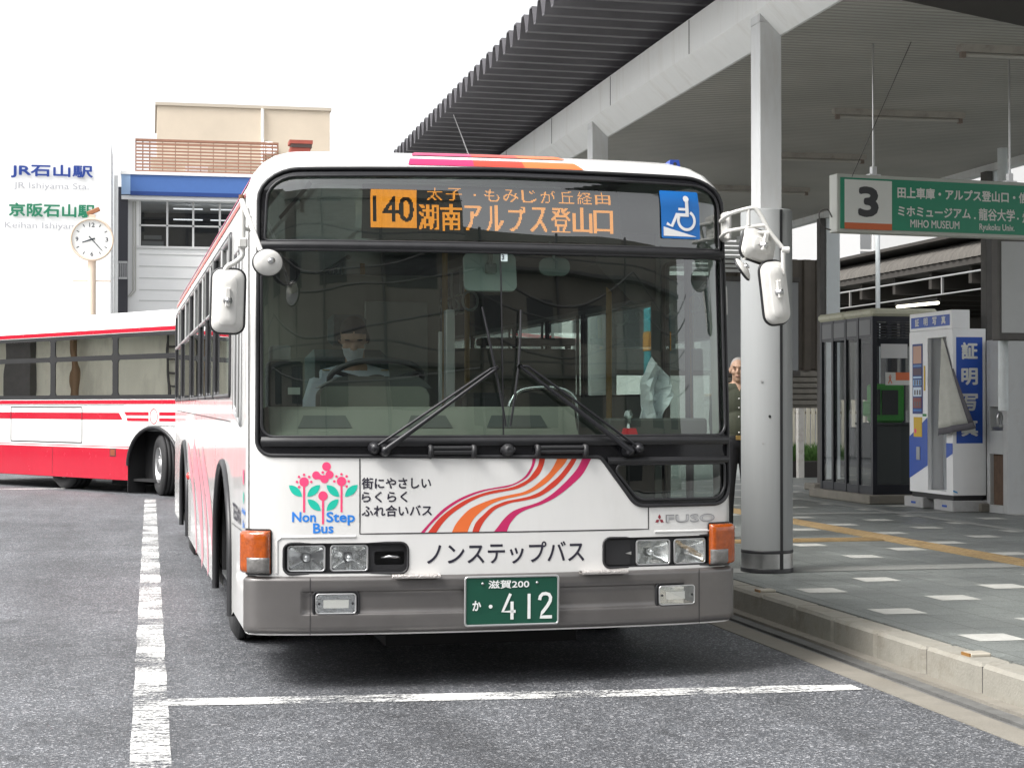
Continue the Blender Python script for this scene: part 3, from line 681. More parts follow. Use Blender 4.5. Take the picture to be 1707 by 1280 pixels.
# ---- wheels
def wheel(parent,x,y,rz=0,side=-1,r=.465,w_=.27,z=0.):
    e=Matrix.Translation((x,y,r+z))@Matrix.Rotation(rz,4,'Z')@Matrix.Rotation(R(90)*side,4,'Y')
    mb=MB(tyrem); h=w_/2; pr=[(r*.58,h*.80),(r*.70,h),(r*.88,h*1.02),(r*.96,h*.86),(r*.985,h*.78)]
    for g in (-.45,0,.45): pass
    tr=[(r,h*.74),(r,h*.50),(r*.975,h*.48),(r*.975,h*.42),(r,h*.40),(r,h*.04),(r*.975,h*.02),(r*.975,-h*.02),(r,-h*.04),(r,-h*.40),(r*.975,-h*.42),(r*.975,-h*.48),(r,-h*.50),(r,-h*.74)]
    full=pr+tr+[(a,-b) for a,b in pr[::-1]]
    mb.lathe(full,48,e); wh=mb.build('wheel', parent)
    mb=MB(rimm); mb.lathe([(r*.60,h*.78),(r*.585,h*.95),(r*.56,h*.92),(r*.53,h*.55),(r*.50,h*.42),(r*.30,h*.40),(r*.28,h*.55),(r*.22,h*.95),(r*.17,h*1.0),(0,h*1.0)],40,e)
    for k in range(8):
        a=2*math.pi*k/8; mb.lathe([(.020,h*.40),(.020,h*.66),(.014,h*.72),(0,h*.72)],8,e@Matrix.Translation((r*.37*math.cos(a),r*.37*math.sin(a),0)))
    mb.build('rim', wh); return wh
for x,y,sd_ in ((-1.045,FA-1.07,-1),(1.06,FA-1.07,1),(-1.045,RA-1.07,-1),(1.06,RA-1.07,1)): wheel(bus,x,y,0,sd_,z=.041)
# ---- mirrors
def mirror_back(mb,c,wx,hz,r,rz,tilt,dep=.055):
    mb.xf=Matrix.Translation(c)@Matrix.Rotation(rz,4,'Z')@Matrix.Rotation(tilt,4,'Y')
    lp=rrect(-wx/2,wx/2,-hz/2,hz/2,r,6); k=len(lp)
    sh=lambda f,y:[(p[0]*f,y,p[1]*(1-(1-f)*wx/hz)) for p in lp]
    L=[sh(1,.028),sh(1.0,.008),sh(.97,-.006),sh(.90,-.016),sh(.62,-.019),sh(.57,-.026),sh(.52,-.030),sh(.1,-.032)]
    vs=sum(L,[]); fs=[(i*k+j,i*k+(j+1)%k,(i+1)*k+(j+1)%k,(i+1)*k+j) for i in range(len(L)-1) for j in range(k)]
    mb.m(mirrorshell).add(vs,[f for f in fs],True); mb.add(L[-1],[tuple(range(k))])
    mb.m(rubber).tube([(p[0],.022,p[1]) for p in lp],.010,6,closed=True)
    mb.m(chrome).add(sh(.98,.030),[tuple(range(k))[::-1]])
    mb.m(steel); mb.lathe([(.022,.03),(.022,.045),(.012,.050),(.012,.062),(0,.064)],12,Matrix.Rotation(R(90),4,'X'))
    mb.m(mirrorshell); mb.box(-.012,.012,-.052,-.034,-.03,.06,.004)
    mb.xf=None
# offside (driver's) mirror and the round kerb mirror
mb=MB(mirrorshell)
mb.tube([(-1.252,.055,2.385),(-1.254,.055,2.23),(-1.254,.055,2.17)],.013,10); mb.box(-1.278,-1.232,.03,.078,2.145,2.195,.008)
mb.tube(smoothpath([(-1.254,.055,2.15),(-1.256,.056,2.11),(-1.29,.064,2.078),(-1.325,.072,2.058),(-1.339,.070,2.02),(-1.340,.060,1.95)],5),.012,10); mb.tube([(-1.340,.058,1.95),(-1.33,.045,1.885)],.006,8)
for z in (2.30,2.24): mb.tube([(-1.252,.055,z),(-1.215,.12,z)],.010,8)
mirror_back(mb,(-1.322,.075,1.896),.150,.30,.042,R(-4),R(1.5))
mb.build('wing_mirror', bus)
mb=MB(mirrorshell); mb.tube([(-1.262,.02,2.372),(-1.236,-.16,2.25),(-1.192,-.315,2.085)],.012,10); mb.m(mat('rust_bolt',(.15,.06,.03),.8)); mb.lathe([(.014,0),(.014,.02),(0,.022)],10,Matrix.Translation((-1.262,.02,2.374))); mb.m(mirrorshell)
mb.xf=Matrix.Translation((-1.168,-.335,2.048))@Matrix.Rotation(R(22),4,'Z')@Matrix.Rotation(R(80),4,'X')@Matrix.Scale(1.22,4,(1,.25,0))
mb.lathe([(0,.030),(.03,.028),(.050,.018),(.060,.004),(.062,-.008),(.055,-.012)],32); mb.m(rubber).lathe([(.062,.002),(.066,-.003),(.062,-.010)],32); mb.m(chrome).lathe([(.060,-.010),(0,-.016)],24); mb.m(steel).lathe([(.014,.028),(.014,.042),(0,.044)],10); mb.xf=None
mb.build('kerb_mirror', bus)
# nearside mirror cluster
mb=MB(mirrorshell)
mb.box(1.192,1.222,.12,.24,2.24,2.39,.012)
mb.tube(smoothpath([(1.185,.19,2.345),(1.170,.03,2.362),(1.222,.005,2.380),(1.277,-.01,2.393),(1.295,-.014,2.390),(1.325,-.02,2.352),(1.37,-.029,2.269),(1.428,-.041,2.196)],4),.011,10)
mb.tube(smoothpath([(1.185,.19,2.262),(1.165,.03,2.276),(1.242,.0,2.291),(1.30,-.01,2.302),(1.345,-.023,2.305)],4),.010,8); mb.tube([(1.263,-.006,2.385),(1.263,-.006,2.305)],.010,8)
mb.tube(smoothpath([(1.275,-.008,2.268),(1.258,-.005,2.285),(1.245,-.003,2.268),(1.243,.0,2.20),(1.242,.001,2.135)],4),.010,8); mb.tube([(1.275,-.008,2.269),(1.375,-.031,2.269)],.010,8)
mb.tube([(1.425,-.041,2.182),(1.462,-.048,2.182)],.018,10); mb.tube([(1.432,-.043,2.178),(1.433,-.043,2.06)],.012,10); mb.tube([(1.433,-.043,2.06),(1.428,-.043,1.95)],.007,8)
arms=mb.build('mirror_arms', bus)
mb=MB(mirrorshell); mirror_back(mb,(1.398,-.030,1.968),.135,.315,.05,R(6),R(-7)); mb.build('wing_mirror', bus)
mb=MB(mirrorshell); mirror_back(mb,(1.322,-.002,2.205),.19,.155,.045,R(14),R(14)); mb.build('under_mirror', bus)
mb=MB(mirrorshell); mb.xf=Matrix.Translation((1.232,.004,2.092))@Matrix.Rotation(R(-38),4,'Z')@Matrix.Rotation(R(90),4,'X')@Matrix.Rotation(R(-16),4,'Y'); 
mb.xf=Matrix.Translation((1.232,.004,2.085))@Vector((.72,-.44,.54)).to_track_quat('Z','Y').to_matrix().to_4x4()
mb.lathe([(0,.024),(.03,.022),(.055,.012),(.064,.0),(.060,-.008)],28); mb.m(rubber).lathe([(.063,.003),(.068,-.002),(.063,-.009)],28); mb.m(steel).lathe([(.014,.022),(.014,.036),(0,.038)],10); mb.xf=None
mb.build('round_mirror', bus)
# ---- roof fittings
bl=mat('blue_marker','#2b479a',.35)
for x,y in ((-.952,.62),(1.005,.42)):
    mb=MB(bl); z=2.648
    mb.prism([(-.036,-.03),(.036,-.03),(.022,.034),(-.026,.034)],lambda a,b:(x+a,y-.03,z+b),lambda a,b:(x+a,y+.14,z+b*.6)); mb.m(blackpl).lathe([(.010,0),(0,.002)],10,Matrix.Translation((x,y-.031,z+.012))@Matrix.Rotation(R(90),4,'X'))
    mb.build('roof_marker', bus)
mb=MB(white); mb.box(-.78,.72,1.6,3.6,2.66,2.715,.03); mb.build('roof_hatch', bus)
mb=MB(steel); mb.tube([(.105,1.13,2.66),(.03,1.15,2.86),(-.025,1.16,3.005)],[.004,.003,.0025],6); mb.m(blackpl).lathe([(.03,0),(.02,.03),(0,.032)],12,Matrix.Translation((.105,1.13,2.66))); mb.build('antenna', bus)
# ------------------------------------------------------------ bus interior
mb=MB(darkint); mb.box(-1.19,1.19,.30,10.4,.355,.375); mb.build('floor', bus)
mb=MB(beigeint)
def dashf(s,k):   # long ledge that follows the screen
    p=S1(s,1.25,-.05); return [(p.x,p.y,1.255),(p.x,p.y+.05,1.29),(p.x,p.y+.09,1.375),(p.x,p.y+.13,1.395),(p.x,p.y+.42,1.385),(p.x,p.y+.45,1.25)][int(k)]
mb.grid(np.linspace(-1.12,.42,16),range(6),dashf); 
mb.grid(np.linspace(-1.16,1.2,20),[0,1],lambda s,k:(S1(s,1.25,-.02).x,S1(s,1.25,-.02).y+.25*k,1.245))
hood=rpoly([(-.845,1.385,.0),(-.290,1.385,.0),(-.290,1.497,.055),(-.845,1.497,.055)],6)
mb.prism(hood,lambda x,z:(x,.42,z),lambda x,z:(x,.62,z)); mb.m(mat('vent_grey',(.085,.087,.082),.6))
for a,b in ((-.98,-.72),(-.46,-.23),(-.06,.25)):
    yv=lambda x,z:S1(x,1.25,-.05).y+.05+.04*(z-1.29)/.085-.006
    mb.grid(np.linspace(0,1,6),[0,1],lambda u,k:(lambda x,z:(x,yv(x,z),z))(a+(b-a)*u+(.03-.06*u)*k,1.292+.060*k))
mb.prism(rpoly([(-.83,1.49),(-.25,1.49),(-.32,1.55,.08),(-.72,1.55,.08)],5),lambda x,z:(x,.56,z),lambda x,z:(x,.80,z))
mb.box(.62,1.15,.30,.42,1.245,1.335,.01)
mb.build('dashboard', bus)
mb=MB(darkint); mb.box(-1.10,-.93,.42,.62,1.385,1.62,.012); mb.m(mat('paper_label',(.62,.64,.58),.7)); mb.box(-1.005,-.945,.410,.419,1.455,1.490); mb.m(greyint); mb.box(-1.09,-.99,.42,.55,1.62,1.70,.01); mb.build('fare_monitor', bus)
mb=MB(darkint); e=Matrix.Translation((-.50,.86,1.545))@Matrix.Rotation(R(-22),4,'X')
mb.tube([e@Vector((.245*math.cos(R(a)),.245*math.sin(R(a)),0)) for a in range(0,360,10)],.016,10,closed=True)
for a in (200,340,90): mb.tube([e@Vector((0,0,-.03)),e@Vector((.24*math.cos(R(a)),.24*math.sin(R(a)),0))],.012,8)
mb.lathe([(.06,-.03),(.05,.0),(0,.008)],18,e); mb.tube([e@Vector((0,0,-.02)),Vector((-.50,.62,1.0))],.04,10); mb.build('steering_wheel', bus)
seatm=mat('seat_fabric',(.10,.13,.13),.85,var=.2,vscale=30)
mb=MB(seatm); mb.box(-.80,-.30,1.15,1.62,.92,1.04,.04); mb.box(-.79,-.31,1.60,1.72,1.02,1.72,.05); mb.box(-.66,-.44,1.61,1.70,1.74,1.92,.03); mb.m(darkint); mb.box(-.72,-.38,1.22,1.58,.38,.92); mb.build('driver_seat', bus)
mb=MB(beigeint); mb.box(-1.18,.06,2.02,2.06,.38,2.18,.01); mb.m(greyint); mb.box(.10,.14,2.02,2.06,.38,1.62)
mb.box(-.40,-.02,2.00,2.015,1.40,2.02,.005); mb.build('driver_partition', bus)
yel=mat('amber_handrail',(.42,.25,.06),.4)
mb=MB(yel)
for x,y in ((.14,2.3),(.42,3.0),(.95,1.45),(-.15,3.9),(.42,5.4),(-.42,5.4)): mb=MB(yel); mb.tube([(x,y,.38),(x,y,2.4)],.018,8); mb.build('handrail', bus)
mb=MB(chrome); mb.tube(smoothpath([(.17,.62,1.28),(.175,.62,1.40),(.22,.62,1.47),(.30,.60,1.492),(.42,.57,1.49),(.49,.55,1.455),(.51,.55,1.38),(.51,.55,1.26)],5),.016,10); mb.build('hoop_rail', bus)
mb=MB(beigeint); mb.box(.30,1.18,3.05,3.10,.38,1.78,.01); mb.m(darkint); mb.box(.52,1.16,2.98,3.2,1.80,1.85,.01); mb.box(.52,.55,3.0,3.05,1.78,1.85); mb.box(1.1,1.13,3.0,3.05,1.78,1.85); mb.build('wheel_box_screen', bus)
mb=MB(mat('farebox_metal',(.50,.52,.52),.35,.4)); mb.box(-.03,.27,.95,1.25,.38,1.35,.03); mb.m(darkint); mb.box(-.01,.25,.97,1.20,1.35,1.47,.03); mb.m(white); mb.box(-.10,-.05,.98,1.05,.38,1.92,.006); mb.box(-.14,-.12,.98,1.0,.38,1.80,.004); mb.build('fare_box', bus)
mb=MB(greyint)
for sx in (-1,1):
    mb.tube([(sx*.42,2.6,2.33),(sx*.42,9.0,2.33)],.016,8)
mb.build('ceiling_rail', bus)
for x0,x1,y0,y1 in ((.82,1.17,1.25,10.4),(-1.17,-.86,2.1,10.4)):
    mb=MB(mat('ad_rail_panel',(.11,.11,.105),.6)); mb.prism([(x0,2.38),(x1,2.38),(x1,2.0),(x0+.2 if x0>0 else x1-.0,2.0),(x0,2.2)] if x0>0 else [(x0,2.38),(x0,2.0),(x1-.2,2.0),(x1,2.2),(x1,2.38)],lambda x,z:(x,y0,z),lambda x,z:(x,y1,z)); mb.build('overhead_panel', bus)
strm=mat('strap_ring',(.55,.57,.54),.5)
for sx in (-1,1):
    for k in range(7):
        mb=MB(strm); y=2.9+k*.32; x=sx*.42
        mb.box(x-.006,x+.006,y-.012,y+.012,2.14,2.33); mb.tube([(x+.055*math.sin(R(a)),y+.02*math.sin(R(a)),2.085+.062*math.cos(R(a))) for a in range(0,360,24)],.009,6,closed=True); mb.build('hand_strap', bus)
for i,y in enumerate((3.4,4.3,5.2,6.4,7.3,8.4,9.3)):
    for sx in (-1,1):
        if sx>0 and i==0: continue
        mb=MB(seatm); xa,xb=(sx*.98-.20,sx*.98+.20); mb.box(xa,xb,y-.42,y,.78,.88,.03); mb.box(xa,xb,y-.02,y+.06,.84,1.42,.03); mb.m(yel).tube([(xa,y+.02,1.40),(xa+.05,y+.02,1.47),(xb-.05,y+.02,1.47),(xb,y+.02,1.40)],.012,6); mb.m(darkint).box(xa+.05,xb-.05,y-.35,y-.05,.38,.78)
        mb.build('passenger_seat', bus)
mb=MB(mat('mirror_backing',(.52,.60,.56),.5)); mb.xf=Matrix.Translation((.008,.34,2.075))@Matrix.Rotation(R(-12),4,'X'); mb.prism(rrect(-.135,.135,-.095,.10,.03),lambda x,z:(x,0,z),lambda x,z:(x,.025,z)); mb.m(greyint).box(-.03,.03,-.03,.0,-.01,.04,.006); mb.tube([(0,-.02,.02),(.0,-.03,.14)],.012,8); mb.xf=None; mb.build('interior_mirror', bus)
mb=MB(mat('mirror_backing2',(.22,.26,.24),.5)); mb.xf=Matrix.Translation((.335,.30,2.105)); mb.prism(rrect(-.08,.08,-.045,.045,.04),lambda x,z:(x,0,z),lambda x,z:(x,.02,z)); mb.tube([(0,.0,.03),(-.03,.0,.14)],.008,6); mb.xf=None; mb.build('blind_spot_mirror', bus)
mb=MB(blackpl); mb.xf=Matrix.Translation((-1.02,.36,2.06)); mb.lathe([(0,-.02),(.045,-.018),(.07,0),(.06,.02)],20,Matrix.Rotation(R(90),4,'X')); mb.xf=None; mb.build('cab_fan', bus)
orn=thing('dashboard_ornament','small clear glass ornament on a red base standing on the bus dashboard','ornament',(0,0,0)); orn.matrix_world=BW@Matrix.Translation((.725,.30,1.248))
mb=MB(mat('red_base','#e83440',.35)); mb.prism([(-.042,0),(.042,0),(.030,.036),(-.030,.036)],lambda x,z:(x,-.03,z),lambda x,z:(x,.03,z)); mb.build('base',orn)
mb=MB(glass('clear_crystal',(.85,.9,.9),.2,1.6)); mb.lathe([(.024,.036),(.010,.06),(.016,.085),(.026,.10),(.018,.125),(.0,.135)],8,smooth=False); mb.build('glass_figure',orn)

sh=thing('added_sheet','crumpled white sheet added inside the bus door side of the windscreen','sheet'); sh.matrix_world=BW@Matrix.Translation((.80,.42,1.30))  # added sheet standing in for a pale crumpled patch in the glass
mb=MB(mat('white_sheet',(.8,.82,.84),.5)); rs=random.Random(9)
mb.grid(np.linspace(0,1,9),np.linspace(0,1,11),lambda u,v:(.02+.13*u+.05*v+.015*math.sin(7*v+3*u),.05*math.sin(9*u+4*v)+.03*rs.random(),.34*v*(1-.35*u)+.02*rs.random()),False); o_=mb.build('sheet',sh); md=o_.modifiers.new('thickness','SOLIDIFY'); md.thickness=.003
# ============================================================ ground
def node_asphalt():
    m=bpy.data.materials.new('asphalt'); m.use_nodes=True; t=m.node_tree; b=t.nodes['Principled BSDF']; L=t.links
    tc=t.nodes.new('ShaderNodeTexCoord'); P=tc.outputs['Object']
    def noise(s,d=4,r=.6):
        n=t.nodes.new('ShaderNodeTexNoise'); n.inputs['Scale'].default_value=s; n.inputs['Detail'].default_value=d; n.inputs['Roughness'].default_value=r; L.new(P,n.inputs['Vector']); return n.outputs[0]
    vo=t.nodes.new('ShaderNodeTexVoronoi'); vo.inputs['Scale'].default_value=112; L.new(P,vo.inputs['Vector'])
    sep=t.nodes.new('ShaderNodeSeparateColor'); L.new(vo.outputs['Color'],sep.inputs[0])
    cr=t.nodes.new('ShaderNodeValToRGB'); L.new(sep.outputs[0],cr.inputs[0])
    e=cr.color_ramp.elements; e[0].position=0; e[0].color=(.048,.049,.053,1); e[1].position=1; e[1].color=(.31,.31,.32,1)
    for p,c in ((.45,(.058,.0615,.068,1)),(.80,(.103,.108,.117,1)),(.93,(.20,.202,.21,1))): q=e.new(p); q.color=c
    big=noise(.55,7,.72); mr=t.nodes.new('ShaderNodeMapRange'); mr.inputs[1].default_value=.3; mr.inputs[2].default_value=.7; mr.inputs[3].default_value=.70; mr.inputs[4].default_value=1.30; L.new(big,mr.inputs[0])
    mid=noise(7,5,.7); m3=t.nodes.new('ShaderNodeMapRange'); m3.inputs[1].default_value=.3; m3.inputs[2].default_value=.7; m3.inputs[3].default_value=.95; m3.inputs[4].default_value=1.38; L.new(mid,m3.inputs[0])
    mm=t.nodes.new('ShaderNodeMath'); mm.operation='MULTIPLY'; L.new(mr.outputs[0],mm.inputs[0]); L.new(m3.outputs[0],mm.inputs[1])
    mp=t.nodes.new('ShaderNodeMapping'); mp.inputs['Scale'].default_value=(1.5,.16,1); L.new(P,mp.inputs[0])
    n4=t.nodes.new('ShaderNodeTexNoise'); n4.inputs['Scale'].default_value=1.2; n4.inputs['Detail'].default_value=5; L.new(mp.outputs[0],n4.inputs['Vector'])
    m4=t.nodes.new('ShaderNodeMapRange'); m4.inputs[1].default_value=.42; m4.inputs[2].default_value=.7; m4.inputs[3].default_value=1.06; m4.inputs[4].default_value=.70; L.new(n4.outputs[0],m4.inputs[0])
    n5=t.nodes.new('ShaderNodeTexNoise'); n5.inputs['Scale'].default_value=2.6; n5.inputs['Detail'].default_value=3; L.new(P,n5.inputs['Vector'])
    m5=t.nodes.new('ShaderNodeMapRange'); m5.inputs[1].default_value=.64; m5.inputs[2].default_value=.72; m5.inputs[3].default_value=1; m5.inputs[4].default_value=.66; L.new(n5.outputs[0],m5.inputs[0])
    m6=t.nodes.new('ShaderNodeMath'); m6.operation='MULTIPLY'; L.new(m4.outputs[0],m6.inputs[0]); L.new(m5.outputs[0],m6.inputs[1])
    m7=t.nodes.new('ShaderNodeMath'); m7.operation='MULTIPLY'; L.new(m6.outputs[0],m7.inputs[0]); L.new(mm.outputs[0],m7.inputs[1])
    mx=t.nodes.new('ShaderNodeMix'); mx.data_type='RGBA'; mx.blend_type='MULTIPLY'; mx.inputs[0].default_value=1; L.new(cr.outputs[0],mx.inputs[6]); L.new(m7.outputs[0],mx.inputs[7])
    L.new(mx.outputs[2],b.inputs['Base Color']); b.inputs['Roughness'].default_value=.62; b.inputs['Specular IOR Level'].default_value=.45
    bp=t.nodes.new('ShaderNodeBump'); bp.inputs['Strength'].default_value=.75; bp.inputs['Distance'].default_value=.006; L.new(vo.outputs['Distance'],bp.inputs['Height']); L.new(bp.outputs[0],b.inputs['Normal'])
    return m
asph=node_asphalt()
def node_worn(name,col,edge=.46,scale=(9,9,9),under=None,amount=.12,rough=.6):
    # paint worn through to what lies below, by a noise mask
    m=bpy.data.materials.new(name); m.use_nodes=True; t=m.node_tree; b=t.nodes['Principled BSDF']; L=t.links
    tc=t.nodes.new('ShaderNodeTexCoord'); mp=t.nodes.new('ShaderNodeMapping'); mp.inputs['Scale'].default_value=scale; L.new(tc.outputs['Object'],mp.inputs[0])
    n=t.nodes.new('ShaderNodeTexNoise'); n.inputs['Scale'].default_value=1; n.inputs['Detail'].default_value=9; n.inputs['Roughness'].default_value=.78; L.new(mp.outputs[0],n.inputs['Vector'])
    n2=t.nodes.new('ShaderNodeTexNoise'); n2.inputs['Scale'].default_value=1.7; n2.inputs['Detail'].default_value=4; L.new(tc.outputs['Object'],n2.inputs['Vector'])
    n3=t.nodes.new('ShaderNodeTexNoise'); n3.inputs['Scale'].default_value=60; n3.inputs['Detail'].default_value=3; L.new(tc.outputs['Object'],n3.inputs['Vector'])
    a1=t.nodes.new('ShaderNodeMath'); a1.operation='MULTIPLY_ADD'; L.new(n2.outputs[0],a1.inputs[0]); a1.inputs[1].default_value=.75; L.new(n.outputs[0],a1.inputs[2])
    a2=t.nodes.new('ShaderNodeMath'); a2.operation='MULTIPLY_ADD'; L.new(n3.outputs[0],a2.inputs[0]); a2.inputs[1].default_value=.6; L.new(a1.outputs[0],a2.inputs[2])
    a3=t.nodes.new('ShaderNodeMath'); a3.operation='SUBTRACT'; L.new(a2.outputs[0],a3.inputs[0]); a3.inputs[1].default_value=.675
    mr=t.nodes.new('ShaderNodeMapRange'); mr.inputs[1].default_value=edge-amount; mr.inputs[2].default_value=edge+amount; L.new(a3.outputs[0],mr.inputs[0])
    b.inputs['Base Color'].default_value=(*lin(col),1); b.inputs['Roughness'].default_value=rough
    tr=t.nodes.new('ShaderNodeBsdfTransparent'); mx=t.nodes.new('ShaderNodeMixShader'); o=t.nodes['Material Output']
    L.new(mr.outputs[0],mx.inputs[0]); L.new(tr.outputs[0],mx.inputs[1]); L.new(b.outputs[0],mx.inputs[2]); L.new(mx.outputs[0],o.inputs[0]); return m
mb=MB(asph); mb.box(-160,3.52,-60,300,-.3,0); struct(mb.build('road'))
mb=MB(mat('far_ground',(.12,.12,.115),.9,var=.2,vscale=.3)); mb.box(-400,400,-400,600,-1.0,-.31); struct(mb.build('ground'))
conc=mat('gutter_concrete',(.215,.20,.17),.85,var=.22,vscale=5,bump=.3,bscale=60,dirt=.55,dirtcol=(.10,.085,.06),dscale=2.5)
gutm=mat('gutter_channel',(.13,.13,.125),.75,var=.3,vscale=7,bump=.3,bscale=50,dirt=.6,dirtcol=(.04,.038,.033),dscale=5)
mb=MB(conc); mb.box(3.52,3.685,-60,300,-.3,.004); mb.box(3.845,3.99,-60,300,-.3,.012); mb.m(gutm); mb.box(3.685,3.745,-60,300,-.3,-.012); mb.box(3.765,3.845,-60,300,-.3,-.004); mb.m(blackpl); mb.box(3.745,3.765,-60,300,-.3,-.05); struct(mb.build('gutter'))
stone=mat('kerb_stone',(.27,.258,.222),.85,var=.22,vscale=4,bump=.35,bscale=70,dirt=.7,dirtcol=(.09,.07,.045),dscale=4)
mb=MB(stone); y=-12.0
while y<45:
    d=random.uniform(-.004,.004); mb.box(3.925+d,4.105,y+.006,y+.606,-.2,.158+d*.5,.018); y+=.618
mb.m(gapm); mb.box(3.94,4.10,-12,45,-.2,.14); struct(mb.build('kerb'))
def node_paving():
    m=bpy.data.materials.new('granite_paving'); m.use_nodes=True; t=m.node_tree; b=t.nodes['Principled BSDF']; L=t.links
    tc=t.nodes.new('ShaderNodeTexCoord'); br=t.nodes.new('ShaderNodeTexBrick'); L.new(tc.outputs['Object'],br.inputs['Vector'])
    br.offset=0; br.inputs['Scale'].default_value=1; br.inputs['Brick Width'].default_value=.30; br.inputs['Row Height'].default_value=.30; br.inputs['Mortar Size'].default_value=.0035; br.inputs['Mortar Smooth'].default_value=.2
    br.inputs['Color1'].default_value=(.143,.155,.148,1); br.inputs['Color2'].default_value=(.166,.178,.169,1); br.inputs['Mortar'].default_value=(.055,.058,.055,1)
    n=t.nodes.new('ShaderNodeTexNoise'); n.inputs['Scale'].default_value=160; n.inputs['Detail'].default_value=3; L.new(tc.outputs['Object'],n.inputs['Vector'])
    n2=t.nodes.new('ShaderNodeTexNoise'); n2.inputs['Scale'].default_value=1.3; n2.inputs['Detail'].default_value=7; n2.inputs['Roughness'].default_value=.7; L.new(tc.outputs['Object'],n2.inputs['Vector'])
    a=t.nodes.new('ShaderNodeMapRange'); a.inputs[1].default_value=.3; a.inputs[2].default_value=.7; a.inputs[3].default_value=.55; a.inputs[4].default_value=1.5; L.new(n.outputs[0],a.inputs[0])
    c=t.nodes.new('ShaderNodeMapRange'); c.inputs[1].default_value=.3; c.inputs[2].default_value=.7; c.inputs[3].default_value=.64; c.inputs[4].default_value=1.28; L.new(n2.outputs[0],c.inputs[0])
    mm=t.nodes.new('ShaderNodeMath'); mm.operation='MULTIPLY'; L.new(a.outputs[0],mm.inputs[0]); L.new(c.outputs[0],mm.inputs[1])
    mx=t.nodes.new('ShaderNodeMix'); mx.data_type='RGBA'; mx.blend_type='MULTIPLY'; mx.inputs[0].default_value=1; L.new(br.outputs['Color'],mx.inputs[6]); L.new(mm.outputs[0],mx.inputs[7]); L.new(mx.outputs[2],b.inputs['Base Color'])
    rr=t.nodes.new('ShaderNodeMapRange'); rr.inputs[1].default_value=.3; rr.inputs[2].default_value=.7; rr.inputs[3].default_value=.34; rr.inputs[4].default_value=.6; L.new(n2.outputs[0],rr.inputs[0]); L.new(rr.outputs[0],b.inputs['Roughness'])
    bp=t.nodes.new('ShaderNodeBump'); bp.inputs['Strength'].default_value=.25; bp.inputs['Distance'].default_value=.004; L.new(br.outputs['Fac'],bp.inputs['Height']); bp.invert=True; L.new(bp.outputs[0],b.inputs['Normal']); return m
mb=MB(node_paving()); mb.box(4.105,24,-12,45,-.2,.160); struct(mb.build('pavement'))
lt=mat('white_paving_tile',(.47,.47,.44),.6,var=.14,vscale=40,bump=.2,bscale=90,dirt=.25,dirtcol=(.18,.17,.15),dscale=6)
mb=MB(lt)
for i in range(9):
    for k in range(-4,18):
        x=4.275+.663*i; y=8.47+1.205*k+(.62 if i%2 else 0)
        if 12.05<y<12.72 and x<6.6: continue
        if 6.4<x<6.95 and False: continue
        mb.add([(x,y,.1625),(x+.272,y,.1625),(x+.272,y+.272,.1625),(x,y+.272,.1625)],[(0,1,2,3)])
struct(mb.build('pavement_tiles'))
pale=mat('pale_granite_band',(.27,.275,.26),.6,var=.16,vscale=30,dirt=.3,dirtcol=(.12,.12,.11),dscale=4)
mb=MB(pale)
for q in ((4.11,6.58,12.28,12.62),(6.9,14,18.72,18.98),(8.38,8.52,12,18.72),(8.38,8.52,18.98,24)): x0,x1,y0,y1=q; mb.add([(x0,y0,.1635),(x1,y0,.1635),(x1,y1,.1635),(x0,y1,.1635)],[(0,1,2,3)])
struct(mb.build('pavement_bands'))
tac=mat('tactile_yellow',(.35,.25,.125),.7,var=.2,vscale=14,bump=.3,bscale=60,dirt=.35,dirtcol=(.16,.11,.05),dscale=5)
mb=MB(tac)
def tstrip(x0,x1,y0,y1,alongx):
    mb.box(x0,x1,y0,y1,.15,.170)
    if alongx:
        for k in range(4): yy=y0+.04+(y1-y0-.08)*k/3; mb.box(x0,x1,yy-.014,yy+.014,.17,.175)
    else:
        for k in range(4): xx=x0+.04+(x1-x0-.08)*k/3; mb.box(xx-.014,xx+.014,y0,y1,.17,.175)
tstrip(6.60,6.88,3,22,False); tstrip(4.3,6.60,14.95,15.25,True); struct(mb.build('tactile_paving'))
mb=MB(node_worn('worn_white_paint',(.80,.80,.78),.53,(3.0,20,10),None,.13))
mb.grid([-.075,.085],np.linspace(4,26.5,40),lambda x,y:(x+.004*math.sin(y*5),y,.004),False)
mb.m(node_worn('worn_white_paint_cross',(.80,.80,.78),.52,(9,22,10),None,.13))
def l2(x): t=(x-.085)/3.4; return 8.38-.36*t+.11*t*t if t<1.1 else 8.1
xs=np.linspace(.085,3.44,28); mb.grid(xs,[-1,1],lambda x,k:(x,l2(x)+k*(.10-.03*(x>3.1)*(x-3.1)*3),.004),False)
mb.m(node_worn('worn_white_paint_far',(.75,.75,.73),.5,(2.5,8,8))); mb.grid(np.linspace(-14,-.3,20),[0,1],lambda x,k:(x,30.2+.18*k,.004),False)
struct(mb.build('road_markings'))
for i,(yy,lb) in enumerate(((11.05,'small pale reflector stud set on the kerb beside the round pillar'),(8.02,'small pale reflector stud on the kerb, the one nearer the camera'))):
    mb=MB(mat('stud_plastic',(.40,.37,.31),.4)); mb.box(3.975,4.085,yy-.05,yy+.05,.155,.176,.006); mb.m(mat('stud_amber','#8a6434',.3)); mb.box(3.968,3.977,yy-.045,yy+.045,.158,.174); tag(mb.build('kerb_stud'),lb,'reflector stud','reflector studs along the kerb')

